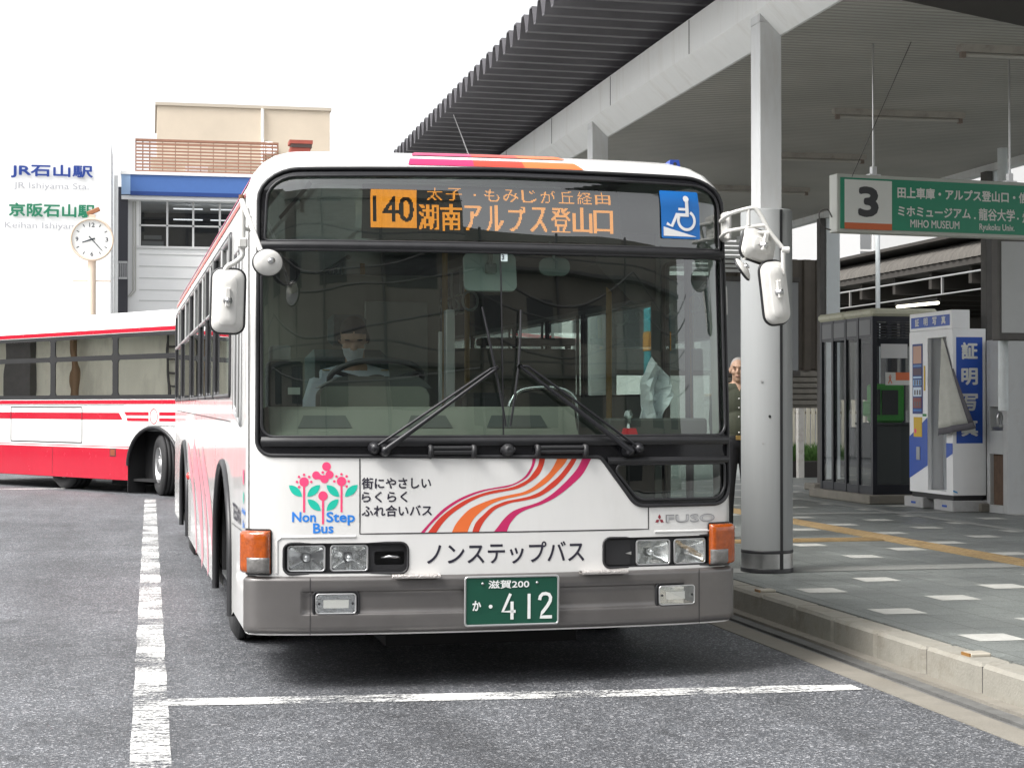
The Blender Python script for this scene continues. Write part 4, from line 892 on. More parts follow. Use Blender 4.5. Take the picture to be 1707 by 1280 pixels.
# ============================================================ bus stop roof
paintg=mat('pale_grey_steel',(.74,.75,.74),.5,var=.06,vscale=2,dirt=.4,dirtcol=(.36,.33,.28),dscale=2.0,stretch=(1,2.4,.3))
postw=mat('white_grey_post',(.55,.56,.56),.45,var=.06,vscale=3,dirt=.3,dirtcol=(.33,.27,.21),dscale=2.2,stretch=(3,3,.6))
can=thing('bus_stop_roof','long bus stop roof with dark folded-plate eave, pale beam and ribbed ceiling','roof',(6.4,8,4.3))
Tc=Matrix.Translation((-6.4,-8,-4.3))
deckm=mat('folded_deck_underside',(.11,.106,.115),.5,.2,var=.2,vscale=2.5,stretch=(1,6,1))
mb=MB(deckm); mb.xf=Tc; pr=[]; P_=.335; y=6.0
while y<28: pr+=[(y,0),(y+.075,0),(y+.155,.17),(y+.260,.17)]; y+=P_
pr.append((y,0)); n=len(pr)
for o,fl in ((0,False),(.012,True)):
    V=[(x,q[0],4.66+q[1]+o+(.06 if x<4 else 0)) for x in (3.27,10.05) for q in pr]; fs=[(i,i+1,n+i+1,n+i) for i in range(n-1)]; mb.add(V,[f[::-1] if fl else f for f in fs])
V=[(3.27,q[0],4.72+q[1]+o) for o in (0,.012) for q in pr]; mb.add(V,[(i,n+i,n+i+1,i+1) for i in range(n-1)])
mb.build('folded_plate_deck',can)
mb=MB(paintg); mb.xf=Tc
sec=[(4.42,4.64),(4.42,4.34),(4.60,4.165),(4.625,4.165),(4.66,4.24),(4.66,4.64)]
mb.prism([(y,) for y in ()] or sec,lambda x,z:(x,6.0,z),lambda x,z:(x,28,z)); mb.m(gapm)
for y in np.arange(6.3,28,2.55): mb.box(4.4165,4.4205,y-.006,y+.006,4.345,4.63)
mb.build('edge_beam',can)
ceilm=bpy.data.materials.new('ribbed_ceiling'); ceilm.use_nodes=True; t=ceilm.node_tree; b=t.nodes['Principled BSDF']; L=t.links
tc=t.nodes.new('ShaderNodeTexCoord'); wv=t.nodes.new('ShaderNodeTexWave'); wv.bands_direction='Y'; wv.inputs['Scale'].default_value=3.4; wv.inputs['Distortion'].default_value=0; L.new(tc.outputs['Object'],wv.inputs['Vector'])
cr=t.nodes.new('ShaderNodeValToRGB'); cr.color_ramp.elements[0].color=(.26,.25,.225,1); cr.color_ramp.elements[1].color=(.43,.42,.385,1); cr.color_ramp.elements[1].position=.35; L.new(wv.outputs[0],cr.inputs[0])
nn=t.nodes.new('ShaderNodeTexNoise'); nn.inputs['Scale'].default_value=.8; nn.inputs['Detail'].default_value=8; L.new(tc.outputs['Object'],nn.inputs['Vector']); mr=t.nodes.new('ShaderNodeMapRange'); mr.inputs[1].default_value=.3; mr.inputs[2].default_value=.7; mr.inputs[3].default_value=.86; mr.inputs[4].default_value=1.1; L.new(nn.outputs[0],mr.inputs[0])
mx=t.nodes.new('ShaderNodeMix'); mx.data_type='RGBA'; mx.blend_type='MULTIPLY'; mx.inputs[0].default_value=1; L.new(cr.outputs[0],mx.inputs[6]); L.new(mr.outputs[0],mx.inputs[7]); L.new(mx.outputs[2],b.inputs['Base Color']); b.inputs['Roughness'].default_value=.55
bp=t.nodes.new('ShaderNodeBump'); bp.inputs['Strength'].default_value=.6; bp.inputs['Distance'].default_value=.02; L.new(wv.outputs[0],bp.inputs['Height']); L.new(bp.outputs[0],b.inputs['Normal'])
mb=MB(ceilm); mb.xf=Tc; mb.box(4.66,9.70,6.0,28,4.25,4.28); mb.build('ceiling',can)
mb=MB(paintg); mb.xf=Tc; mb.box(9.70,9.84,6.0,28,4.16,4.64); mb.box(4.66,9.70,28,28.1,4.2,4.64); mb.build('rear_fascia',can)
mb=MB(mat('dark_brown_steel',(.035,.028,.026),.6)); mb.xf=Tc@Matrix.Translation((5.3,11.05,4.0))@Matrix.Rotation(R(25.6),4,'Z'); mb.box(-.4,6,-.9,0,.12,.249); mb.build('dark_duct',can)
# light fittings
lf=mat('lamp_fitting',(.40,.37,.33),.5,dirt=.5,dirtcol=(.12,.09,.07),dscale=6)
for i,(x,y,lb) in enumerate(((6.42,15.7,'unlit fluorescent batten on the ceiling straight above the green sign'),(6.25,12.72,'unlit fluorescent batten at the upper right corner, nearest the camera'),(6.62,18.55,'unlit fluorescent batten on the ceiling just right of the grey post'),(7.1,21.5,'farthest unlit fluorescent batten, seen behind the pillar'))):
    t_=thing('ceiling_light',lb,'ceiling light',(x,y,4.25),0,'fluorescent battens under the stop roof')
    mb=MB(lf); mb.prism([(-.045,0),(.045,0),(.030,-.055),(-.030,-.055)],lambda a,b:(0,a,b),lambda a,b:(1.35,a,b)); mb.build('fitting',t_)
    mb=MB(mat('unlit_tube',(.50,.48,.44),.35)); mb.tube([(.05,0,-.075),(1.30,0,-.075)],.016,10); mb.build('tube',t_); mb=MB(mat('lamp_holder',(.25,.2,.17),.6)); mb.box(.02,.06,-.02,.02,-.1,-.05); mb.box(1.29,1.33,-.02,.02,-.1,-.05); mb.build('lamp_holder',t_)
# pillars along the kerb
clad=mat('brushed_pillar_cladding',(.30,.31,.31),.75,.0,var=.04,vscale=3,stretch=(6,6,.4))
def pillar(y,lb,clads=True):
    t_=thing('pillar',lb,'pillar',(4.525,y,.16),0,'pillars along the kerb')
    mb=MB(postw); mb.box(-.085,.085,-.10,.10,2.5 if clads else 0,4.10,.004)
    mb.add([(-.085,-.10,4.10),(.085,-.10,4.10),(.085,.10,4.10),(-.085,.10,4.10),(-.085,-.10,4.17),(.085,-.10,4.01),(.085,.10,4.01),(-.085,.10,4.17)],[(0,1,5,4),(2,3,7,6),(3,0,4,7),(4,5,6,7)])
    mb.build('post',t_)
    if clads:
        mb=MB(clad); mb.lathe([(.192,.16),(.192,2.69),(.185,2.70),(.0,2.70)],48); mb.m(rubber)
        for a in (-128,-77): 
            if a==-77: mb.box(.192*math.cos(R(a))-.008,.192*math.cos(R(a))+.012,.192*math.sin(R(a))-.006,.192*math.sin(R(a))+.006,.16,2.69)
        mb.build('cladding',t_)
        mb=MB(steel); mb.lathe([(.194,.03),(.194,.146)],48); mb.m(rubber); mb.lathe([(.1945,.144),(.196,.150),(.1945,.166),(.192,.168)],48); mb.lathe([(.197,0),(.197,.03),(.194,.034)],48); mb.box(.192*math.cos(R(-77))-.009,.192*math.cos(R(-77))+.013,.194*math.sin(R(-77))-.008,.194*math.sin(R(-77))+.006,.03,.15); mb.build('base_ring',t_)
        mb=MB(blackpl); mb.lathe([(.011,0),(.009,.002),(0,.003)],10,Matrix.Translation((-.045,-.189,1.16))@Matrix.Rotation(R(90),4,'X')); mb.m(mat('scuff',(.28,.28,.28),.7)); 
        for dx,dz in ((-.09,.96),(-.085,.93),(-.10,1.42)): mb.lathe([(.010,0),(0,.001)],8,Matrix.Translation((dx,-.1705,dz))@Matrix.Rotation(R(90),4,'X')@Matrix.Rotation(R(-28),4,'Y'))
        mb.build('bolt_hole',t_)
pillar(12.38,'round grey-clad pillar with steel foot ring standing right of the bus mirrors')
pillar(17.4,'slim pale post under the beam, its top showing over the bus roof',True)
# posts along the back of the platform
backp=mat('pale_blue_grey_post',(.66,.70,.71),.5,var=.05,dirt=.3,dirtcol=(.25,.22,.19),dscale=2)
darkst=mat('dark_grey_steel',(.09,.085,.08),.6,var=.2)
for y,x,w_,lb in ((24.2,9.66,.30,'pale square post left of the phone booth, dark on one side'),(18.95,9.63,.26,'pale square post behind the photo booth and green sign')):
    t_=thing('roof_post',lb,'post',(x,y,.16),0,'square posts at the back of the platform'); mb=MB(backp); mb.box(.09,w_,-.08,.1,0,4.0,.005); mb.build('shaft',t_); mb=MB(darkst); mb.box(0,.085,-.06,.08,0,4.0,.004); mb.build('dark_flange',t_)
    mb=MB(conc); mb.box(-.16,w_+.12,-.22,.2,-.0,.10,.012); mb.build('footing',t_)
for x,y,r_,z1,lb in ((10.20,25.0,.065,3.55,'round pale drainpipe beside the square post'),(10.94,25,.035,3.9,'thin pale pole rising over the phone booth roof'),(10.12,19.35,.065,4.6,'round pale pipe right of the back post')):
    mb=MB(backp); mb.tube([(0,0,0),(0,0,z1)],r_,16); mb.tube([(0,0,z1*.62),(0,0,z1*.62+.04)],r_*1.12,16); tag(mb.build('drain_pipe',None,None,(x,y,.16)),lb,'pipe','pipes at the back of the platform')

# ---- hanging sign 3
sg=thing('hanging_sign','hanging green bus stop sign with a big 3 on a white square','sign',(5.22,12.78,2.75),math.atan2(.22,1.74))
gm=mat('sign_green','#268a6a',.4,var=.03); wm2=mat('sign_white',(.72,.73,.70),.5,var=.03)
LW=2.30
mb=MB(mat('sign_frame',(.50,.51,.47),.5)); mb.box(0,LW,-.06,.06,0,.455,.006); mb.build('sign_box',sg)
mb=MB(gm); mb.box(.03,LW-.03,-.066,-.055,.028,.427); mb.build('sign_face',sg)
mb=MB(wm2); mb.box(.065,.483,-.072,-.064,.076,.412); mb.m(mat('sign_orange','#d0693c',.45)); mb.box(.065,.483,-.0715,-.064,.026,.076); mb.m(mat('sign_black',(.05,.05,.055),.5))
FS=lambda xs,ys:[(x,-.0745,y) for x,y in zip(xs,ys)]
put_text(mb,'3',.180,.363,.122,.362,FS,.05); mb.build('number_square',sg)
mb=MB(wm2); FS2=lambda xs,ys:[(x,-.0695,y) for x,y in zip(xs,ys)]
put_text(mb,'田上車庫・アルプス登山口・信楽',.534,1.83,.283,.372,FS2,.03); put_text(mb,'ミホミュージアム',.538,1.205,.142,.222,FS2,.03); put_text(mb,'・',1.235,1.252,.140,.157,FS2,.03); put_text(mb,'龍谷大学',1.280,1.620,.132,.232,FS2,.02); put_text(mb,'・',1.640,1.657,.150,.167,FS2,.03); put_text(mb,'焼',1.69,1.79,.125,.222,FS2,.02)
put_text(mb,'MIHO MUSEUM',.650,1.10,.055,.118,FS2,.02); put_text(mb,'Ryukoku Univ.',1.285,1.615,.040,.108,FS2,.02); mb.build('lettering',sg)
for x in (.36,1.62): mb=MB(steel); mb.tube([(x,0,.455),(x,0,1.50)],.008,8); mb.box(x-.05,x+.05,-.03,.03,.455,.47); mb.box(x-.02,x+.02,-.02,.02,.465,.53); mb.build('hanging_rod',sg)
mb=MB(darkst); mb.tube([(.01,.0,.12),(.55,-.25,1.48)],.0035,5); mb.tube(smoothpath([(-.01,0,.12),(-.05,0,.18),(-.12,.0,.15),(-.10,0,.05),(-.02,0,.02)],4),.006,6); mb.build('guy_wire',sg)
# ---- board at the far right
bd=thing('notice_board','large pale notice board with thick dark frame cut by the right edge','notice board',(8.27,16,2.05))
mb=MB(darkst); mb.box(0,1.3,-.03,.12,0,1.02,.012); mb.build('frame',bd); mb=MB(mat('board_face',(.50,.51,.51),.5,var=.05)); mb.box(.035,1.27,-.038,-.02,.075,.985); mb.build('panel',bd); mb=MB(backp); mb.tube([(.16,.18,-.7),(.16,.18,1.95)],.05,14); mb.tube([(1.1,.18,-1.9),(1.1,.18,1.95)],.05,14); mb.build('support',bd)
# ---- phone booth
ph=thing('phone_booth','double dark-framed glass telephone booth with cream roof and green phone inside','phone booth',(8.95,20.6,.16))
fr=mat('booth_frame',(.022,.023,.03),.35,.3); bg=glass('booth_glass',(.78,.81,.81),-.03,1.5)
mb=MB(conc); mb.box(-.12,1.0,-.14,1.9,0,.115,.012); mb.build('plinth',ph)
mb=MB(mat('cream_roof',(.58,.57,.44),.5,dirt=.3,dscale=4)); 
for a,b in ((0,.86),(.86,1.72)): mb.box(-.05,.86,a-(.05 if a==0 else -.004),b+(.03 if a else 0),2.37,2.47,.03)
mb.build('roof',ph)
mb=MB(fr)
for y in (0,.45,.86,1.30,1.70): mb.box(-.02,.04,y-.025,y+.035,.115,2.37); mb.box(.76,.82,y-.02,y+.03,.115,2.37)
mb.box(-.015,.03,0,1.7,2.10,2.37); mb.box(-.015,.03,0,1.7,.115,.22); mb.box(0,.8,-.02,.03,.115,.24); mb.box(0,.8,-.02,.03,2.30,2.37); mb.box(0,.8,1.68,1.72,2.1,2.37); mb.box(0,.8,1.68,1.72,.115,.24)
for k in range(6): mb.box(.04,.78,-.018,.01,2.10+.035*k,2.118+.035*k)
mb.box(.0,.8,.0,.02,1.99,2.09); mb.m(mat('booth_header',(.10,.105,.11),.35))
for a,b in ((.05,.40),(.48,.80),(.90,1.26),(1.34,1.66)): mb.box(-.02,-.012,a,b,2.14,2.33)
mb.build('frame',ph)
mb=MB(bg); mb.add([(0,0,.2),(0,1.7,.2),(0,1.7,2.1),(0,0,2.1)],[(0,1,2,3)]); mb.add([(0,0,.24),(.8,0,.24),(.8,0,2.1),(0,0,2.1)],[(0,1,2,3)]); mb.add([(.79,0,.2),(.79,1.7,.2),(.79,1.7,2.3),(.79,0,2.3)],[(0,1,2,3)]); mb.build('glazing',ph)
mb=MB(mat('phone_green','#37a02f',.4)); mb.box(.22,.62,.42,.74,1.02,1.52,.03); mb.box(.14,.30,.40,.72,1.10,1.30,.03); mb.m(blackpl); mb.box(.30,.52,.408,.42,1.12,1.44); mb.tube([(.24,.40,1.12),(.24,.40,1.45)],.03,8); mb.build('telephone',ph)
mb=MB(darkint); mb.box(.15,.70,.40,.80,.115,1.0,.02); mb.box(.1,.75,.36,.82,.99,1.02); mb.box(.3,.75,1.0,1.5,.115,.95,.02); mb.build('phone_shelf',ph)
mb=MB(mat('sticker_white',(.65,.65,.62),.5)); mb.box(.16,.60,-.0075,-.0065,1.50,1.66); mb.m(mat('sticker_orange','#d9744a',.5)); mb.box(.30,.60,-.0092,-.0077,1.56,1.66); 
strip_on(mb,stroke2d([(.20,1.52),(.235,1.60),(.225,1.63),(.21,1.60),(.25,1.52)],.012),lambda xs,ys:[(x,-.0092,y) for x,y in zip(xs,ys)]); mb.build('sticker',ph)
mb=MB(mat('paper_white',(.6,.6,.6),.6)); mb.box(.10,.46,-.0075,-.0065,1.84,2.02); mb.build('poster',ph)
# ---- photo booth
pb=thing('photo_booth','white and blue instant photo booth with a grey curtain at its doorway','photo booth',(9.17,18.83,.16))
pw=mat('booth_white',(.88,.885,.89),.35,var=.03); pblue=mat('booth_blue','#1c4fb0',.35); pgrey=mat('booth_grey',(.24,.26,.28),.5)
z0=.19
mb=MB(pw)
mb.box(0,.42,0,.17,z0,2.14,.004); mb.box(0,.05,.67,1.18,z0,2.14,.004); mb.box(.05,.42,.72,1.18,z0,2.14); mb.box(0,.42,.17,.67,2.05,2.14); mb.box(0,.42,.17,.67,z0,z0+.04); mb.box(.40,.42,.17,.72,z0,2.14)
mb.build('cabinet',pb)
mb=MB(pw); mb.box(-.01,.22,-.0,1.15,2.14,2.36,.006); mb.build('header_box',pb)
mb=MB(pblue); mb.box(-.0125,-.009,.05,1.10,2.18,2.31); mb.m(wm2)
FL=lambda xs,ys:[(-.0145,y,z) for y,z in zip(xs,ys)]
for k,ch in enumerate('証明写真'): put_text(mb,ch,.98-.24*k,.98-.24*k-.10,2.20,2.295,FL,.03)
mb.build('header_lettering',pb)
mb=MB(pgrey); mb.box(.36,.40,.17,.67,z0+.04,2.05); mb.box(.1,.36,.17,.19,z0+.04,2.05); mb.m(mat('booth_grey_light',(.40,.42,.44),.5)); mb.box(.30,.36,.22,.5,1.75,2.03,.01); mb.box(.2,.36,.2,.67,z0+.04,.9); mb.m(pblue); mb.box(.352,.359,.50,.56,1.05,1.22); mb.m(blackpl)
for k in range(5): mb.box(.352,.359,.30+.06*k,.33+.06*k,1.36,1.375)
mb.build('doorway_lining',pb)
# blue slanted band
FX=lambda xs,ys:[(-.003,y,z) for y,z in zip(xs,ys)]
mb=MB(pblue); poly_on(mb,[(1.18,.35),(.67,.52),(.67,1.10),(1.18,.86)],FX); mb.build('blue_band',pb); mb=MB(pblue); poly_on(mb,[(.17,.62),(.0,.68),(.0,.80),(.17,.80)],FX); mb.build('blue_band',pb)
mb=MB(pblue); mb.box(.045,.375,-.004,-.001,.80,2.04); mb.m(wm2)
FN=lambda xs,ys:[(x,-.0065,z) for x,z in zip(xs,ys)]
for k,ch in enumerate('証明写真'): put_text(mb,ch,.105,.315,1.78-.30*k,1.98-.30*k,FN,.035)
mb.build('blue_lettering',pb); mb=MB(mat('sky_blue_mark','#3fa3dc',.4)); poly_on(mb,[(.0,.235),(.06,.215),(.05,.235),(.0,.255)],FN); mb.build('blue_mark',pb)
# poster panel, drawn as plain blocks of colour
mb=MB(mat('poster_navy','#2a3d80',.4)); mb.box(-.006,-.002,.80,1.08,1.14,1.99)
rs=random.Random(3)
cols=['#c9a08c','#6a8fc0','#5f4a58','#b4cfe8','#8fb6e0','#d6e4f2','#8a4a46','#3f78c0']
zz=[1.97,1.74,1.70,1.60,1.56,1.47,1.34,1.20,1.16]
for k in range(8):
    mb.m(mat('poster_tint_'+'abcdefgh'[k],cols[k],.45)); mb.box(-.008-.0004*k,-.0055,.825 if k!=1 else .825,1.055 if k!=0 else 1.055,zz[k+1]+.012,zz[k]-.006)
mb.m(mat('poster_photo',(.15,.13,.15),.5))
for yy in (.86,.93,1.0):
    for z in (1.52,1.40,1.26): mb.box(-.0125,-.011,yy-.018,yy+.018,z-.03,z+.03)
mb.m(mat('notice_yellow','#d8b238',.5)); mb.box(-.006,-.002,.82,1.05,.86,1.10); mb.box(-.006,-.002,.73,.765,1.42,1.72); mb.m(pinkm); mb.lathe([(.03,0),(0,.001)],14,Matrix.Translation((-.0065,1.0,.93))@Matrix.Rotation(R(-90),4,'Y')); mb.m(mat('notice_green','#3a8a4e',.5)); mb.box(-.006,-.002,.70,.80,1.11,1.14)
mb.m(mat('return_tray',(.35,.36,.38),.3,.6)); mb.box(-.012,-.001,.87,.97,.58,.74,.003)
mb.build('poster_panel',pb)
cm=mat('curtain_grey',(.56,.56,.51),.9,var=.1,vscale=8); cm2=mat('curtain_border',(.13,.125,.14),.9)
mb=MB(cm)
def curt(u,v):
    # hung at the top corner of the doorway, swept out and to the side
    top=Vector((-.02,.19+.05*(1-u),2.04)); lowL=Vector((-.06,.25,.885)); lowR=Vector((.21,-.18,.975))
    cp=Vector((-.17,-.17,.92)); low=lowL*(1-u)**2+cp*2*u*(1-u)+lowR*u*u; p=top.lerp(low,v); p.y-=.07*math.sin(math.pi*v)*u; p.x-=.02*math.sin(u*13)*v+.05*math.sin(math.pi*v)*u; return tuple(p)
us=np.linspace(0,.86,12); vs_=np.linspace(0,.93,16); mb.grid(us,vs_,curt); mb.m(cm2); mb.grid(np.linspace(.86,1,4),vs_,curt); mb.grid(np.linspace(0,1,14),np.linspace(.93,1,3),curt)
cu=mb.build('curtain',pb); so_=cu.modifiers.new('thickness','SOLIDIFY'); so_.thickness=.006
mb=MB(mat('base_block',(.42,.42,.42),.6,dirt=.3)); mb.box(-.03,.45,-.05,.45,0,.13,.01); mb.box(-.03,.3,.75,1.28,0,.13,.01); mb.m(blackpl); mb.box(.02,.4,.03,1.15,.12,z0); mb.m(pblue)
for y in (.1,.95): mb.box(-.034,-.029,y,y+.12,.05,.075)
mb.build('base_block',pb)
# ---- grey kiosk by the right edge
kk=thing('ashtray_stand','tall grey metal cabinet with a drinking spout recess and rusty slot','cabinet',(9.58,18.3,.16))
km=mat('cabinet_grey',(.48,.49,.49),.5,var=.08,vscale=3,dirt=.35,dirtcol=(.20,.15,.11),dscale=3)
mb=MB(km); mb.box(0,.26,0,.10,0,2.0,.006); mb.box(0,.26,.42,.50,0,2.0,.006); mb.box(0,.26,.10,.42,1.23,2.0); mb.box(0,.26,.10,.42,.68,.95); mb.box(0,.26,.10,.42,.0,.09); mb.box(.12,.26,.10,.42,.09,1.23); mb.build('cabinet_shell',kk)
mb=MB(mat('rust_slot',(.12,.075,.05),.8,var=.3,vscale=12)); mb.box(.05,.119,.101,.419,.09,.68); mb.build('rusty_slot',kk)
mb=MB(steel); mb.box(.03,.119,.101,.419,.95,.99); mb.tube(smoothpath([(.10,.26,1.0),(.05,.26,1.15),(.02,.26,1.10),(.03,.26,1.02)],4),.02,8); mb.build('spout',kk)
mb=MB(mat('cabinet_grey_pale',(.55,.56,.56),.5,var=.06,dirt=.3)); mb.box(.275,1.1,-.05,.45,.0,2.02,.008); tag(mb.build('cabinet',None,None,(9.58,18.3,.16)),'wide pale grey cabinet joined to the spout cabinet at the right edge','cabinet')
# ---- things behind the platform
wall=thing('shed','dark brown corrugated shed wall with slatted louvre, seen between pillar and square post','shed',(8.6,26,.16))
mb=MB(mat('brown_sheet',(.085,.072,.058),.7,var=.25,vscale=3)); pr=[]; x=0
while x<1.9: pr+=[(x,0),(x+.10,0),(x+.12,.05),(x+.2,.05)]; x+=.22
mb.prism(pr+[(pr[-1][0],.16),(0,.16)],lambda a,b:(a,b,1.80),lambda a,b:(a,b,3.55)); mb.build('sheeting',wall)
mb=MB(mat('louvre_grey',(.20,.185,.16),.7,var=.25))
for k in range(6): mb.box(0,1.85,.0,.10,1.25+.09*k,1.32+.09*k,.01)
mb.box(0,1.85,.05,.12,1.20,1.82); mb.build('louvre',wall)
mb=MB(darkst); mb.tube([(1.15,.06,-.1),(1.15,.06,1.3)],.05,10); mb.build('leg',wall)
wp=mat('rusty_white_paint',(.62,.60,.56),.7,dirt=.5,dirtcol=(.20,.08,.03),dscale=7)
mb=MB(wp); mb.box(-.055,.055,-.055,.055,0,1.35,.006); tag(mb.build('rusty_post',None,None,(10.95,28.3,.12)),'short white post with rust streaks in front of the slat fence','post')
fn=thing('picket_fence','cream vertical slat fence behind the planter','fence',(10.2,29,.2))
mb=MB(mat('cream_slat',(.60,.56,.46),.7,var=.12)); 
for k in range(26): mb.box(.095*k,.095*k+.065,0,.02,.1,1.3)
mb.build('slats',fn); mb=MB(mat('fence_rail',(.35,.32,.27),.7)); mb.box(0,2.5,.02,.05,.25,.30); mb.box(0,2.5,.02,.05,1.05,1.10); mb.build('rail',fn)
pt=thing('planter','low dark planter full of tall green grass','planter',(11.0,28.6,.16))
mb=MB(mat('planter_dark',(.05,.045,.042),.8)); mb.box(-.7,.9,-.15,.3,0,.28,.01); mb.build('trough',pt)
mb=MB(mat('grass_blade',(.07,.16,.03),.6,var=.3,vscale=20)); rs=random.Random(5)
for k in range(1500):
    x=rs.uniform(-.68,.88); y=rs.uniform(-.1,.25); h=rs.uniform(.12,.36); dx=rs.uniform(-.12,.12); dy=rs.uniform(-.08,.08)
    mb.add([(x-.0035,y,.27),(x+.0035,y,.27),(x+dx*.4+.002,y+dy*.4,.27+h*.6),(x+dx,y+dy,.27+h)],[(0,1,2,3)])
mb.build('grass_leaves',pt)['kind']='stuff'
# shelter board behind the waiting man
sb=thing('shelter_panel','big plain grey panel with white louvred top behind the standing man','panel',(4.9,20,.16))
mb=MB(mat('grey_panel',(.30,.31,.32),.35,.1,var=.04)); mb.box(0,2.82,0,.06,1.66,2.74,.006); mb.build('panel_sheet',sb); mb=MB(darkst); mb.box(0,2.84,-.01,.07,1.60,1.66); mb.box(0,2.84,-.01,.07,2.74,2.80); mb.tube([(.1,.03,0),(.1,.03,1.6)],.03,8); mb.tube([(2.7,.03,0),(2.7,.03,1.6)],.03,8); mb.build('frame',sb)
mb=MB(mat('white_louvre',(.70,.71,.70),.5)); 
for k in range(7): mb.box(0,2.5,.1,.16,2.86+.055*k,2.895+.055*k)
mb.build('louvre_slats',sb)
# turquoise vending machine beyond the bus door
vmx=thing('display_board','turquoise board with an orange band on the platform, glimpsed through the bus windscreen','board',(4.08,14.0,.16),0)
mb=MB(mat('turquoise_panel','#3a9aa8',.35)); mb.box(0,.19,0,.16,0.1,2.06,.01); mb.build('panel',vmx); mb=MB(mat('orange_band','#c98a35',.4)); mb.box(-.003,.193,-.005,.165,1.70,1.86); mb.build('orange_band',vmx); mb=MB(darkst); mb.box(.02,.17,-.05,.21,0,.1); mb.build('foot',vmx)

# ---- old station platform roof behind
st_=thing('platform_roof','weathered corrugated roof of the old railway platform with dark underside','roof',(14,30,0))
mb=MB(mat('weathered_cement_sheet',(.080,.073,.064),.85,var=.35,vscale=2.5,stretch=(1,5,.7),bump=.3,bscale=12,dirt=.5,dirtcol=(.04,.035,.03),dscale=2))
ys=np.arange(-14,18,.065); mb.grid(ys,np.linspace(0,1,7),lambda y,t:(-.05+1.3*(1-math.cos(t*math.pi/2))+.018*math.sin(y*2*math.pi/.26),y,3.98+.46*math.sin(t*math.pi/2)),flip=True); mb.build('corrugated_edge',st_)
mb=MB(mat('dark_soffit',(.035,.031,.027),.9,var=.3,vscale=1)); mb.box(-.02,9,-14,18,3.86,3.97); mb.box(.02,9,-14,18,4.40,4.46)  # near-black with random variation, shared by soffit, joists and back wall
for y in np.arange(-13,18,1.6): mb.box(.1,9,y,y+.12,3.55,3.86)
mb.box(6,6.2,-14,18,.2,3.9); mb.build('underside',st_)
mb=MB(alum); mb.tube([(-.06,-14,3.72),(-.06,18,3.72)],.018,6); mb.tube([(-.06,-14,3.40),(-.06,18,3.40)],.014,6)
for y in (-1.0,3.2): mb.box(-.08,-.04,y,y+.04,3.4,3.72)
mb.build('conduit',st_)
mb=MB(darkst)
for y in (-8,-2,4,10): mb.box(1.4,1.6,y,y+.2,0,3.6)
mb.build('steel_post',st_)
l_=thing('platform_lamp','lit fluorescent tube glowing under the dark platform roof','lamp',(15.3,33.0,3.45),math.atan2(-1.06,.15)); mb=MB(mat('lit_tube',(.8,.8,.75),.4,emit=(1,.95,.75),estr=2.2)); mb.tube([(-.75,0,0),(.75,0,0)],.03,8); mb.build('tube',l_); mb=MB(darkst); mb.box(-.78,.78,-.04,.04,.03,.10); mb.build('fitting',l_)
mb=MB(mat('red_lamp','#a03a30',.4)); mb.box(-.12,.12,-.05,.05,-.09,.09,.02); mb.m(darkst).tube([(0,0,.09),(0,0,.5)],.02,6); tag(mb.build('signal_box',None,None,(15.3,28.6,3.1)),'small red signal box hanging under the dark platform roof','signal')
# far buildings on that side
fb=thing('glass_office','glazed office front with pale frames seen under the green sign','building',(21,55,0)); mb=MB(mat('office_wall',(.66,.66,.65),.6)); mb.box(2.9,12,0,8,0,12); mb.box(-6,2.9,.3,8,0,9.0); mb.build('wall',fb)
mb=MB(glass('office_glass',(.25,.3,.34),.25,1.5)); mb.add([(-6,.1,4.6),(2.9,.1,4.6),(2.9,.1,9),(-6,.1,9)],[(0,1,2,3)]); mb.build('window',fb); mb=MB(mat('office_blue',(.30,.36,.42),.3)); mb.box(-6,2.9,.15,.28,4,9)
mb.m(mat('office_dark',(.04,.045,.05),.3)); mb.box(2.0,2.9,.11,.14,5.4,9); mb.m(white)
for z in (4.6,6.0,6.6,8.0): mb.box(-6,2.9,.02,.08,z,z+.07)
for x in (-3,0,1.95): mb.box(x,x+.07,.01,.07,4,9)
mb.m(mat('office_lamp',(.8,.8,.8),.5,emit=(1,1,1),estr=.8)); mb.box(.6,1.1,.105,.12,6.3,6.38); mb.build('facade_grid',fb)
mb=MB(mat('white_wall_far',(.78,.78,.77),.7)); mb.box(0,6,0,5,0,6.9); mb.m(mat('wall_line',(.5,.5,.5),.7)); mb.box(0,6,-.01,0,5.2,5.25); tag(mb.build('white_building',None,None,(13.6,46,0)),'plain white building glimpsed between the pillar and the square post','building')
# ============================================================ station buildings, far left
bw=mat('station_white',(.90,.90,.89),.7,var=.03,vscale=1.5); tan=mat('tan_tile',(.62,.53,.42),.8,var=.08,vscale=.9)
sw=thing('sign_wall','plain white station block carrying the blue and green station names','building',(-3,42,0))
mb=MB(bw); mb.box(-9,2.08,0,2.6,0,7.6); mb.build('wall',sw)
FW=lambda xs,ys:[(x+3,-.03,y) for x,y in zip(xs,ys)]
def wtext(name,txt,x0,x1,y0,y1,m_,b,dep=.05):
    mb=MB(m_); put_text(mb,txt,x0,x1,y0,y1,lambda xs,ys:[(x+3,-dep,y) for x,y in zip(xs,ys)],b); mb.m(mat('letter_side',(.45,.45,.5),.6)); 
    return mb.build(name,sw)
bl_=mat('letter_blue','#1f3f8f',.4); gr_=mat('letter_green','#1f7d5c',.4); gy_=mat('letter_grey',(.42,.42,.45),.5)
wtext('station_name','JR石山駅',-3.19,-1.33,6.70,7.03,bl_,.03); wtext('station_name','JR Ishiyama Sta.',-3.12,-1.42,6.42,6.60,gy_,.0)
wtext('station_name','京阪石山駅',-3.23,-1.28,5.80,6.12,gr_,.03); wtext('station_name','Keihan Ishiyama Sta.',-3.32,-1.10,5.49,5.67,gy_,.0)
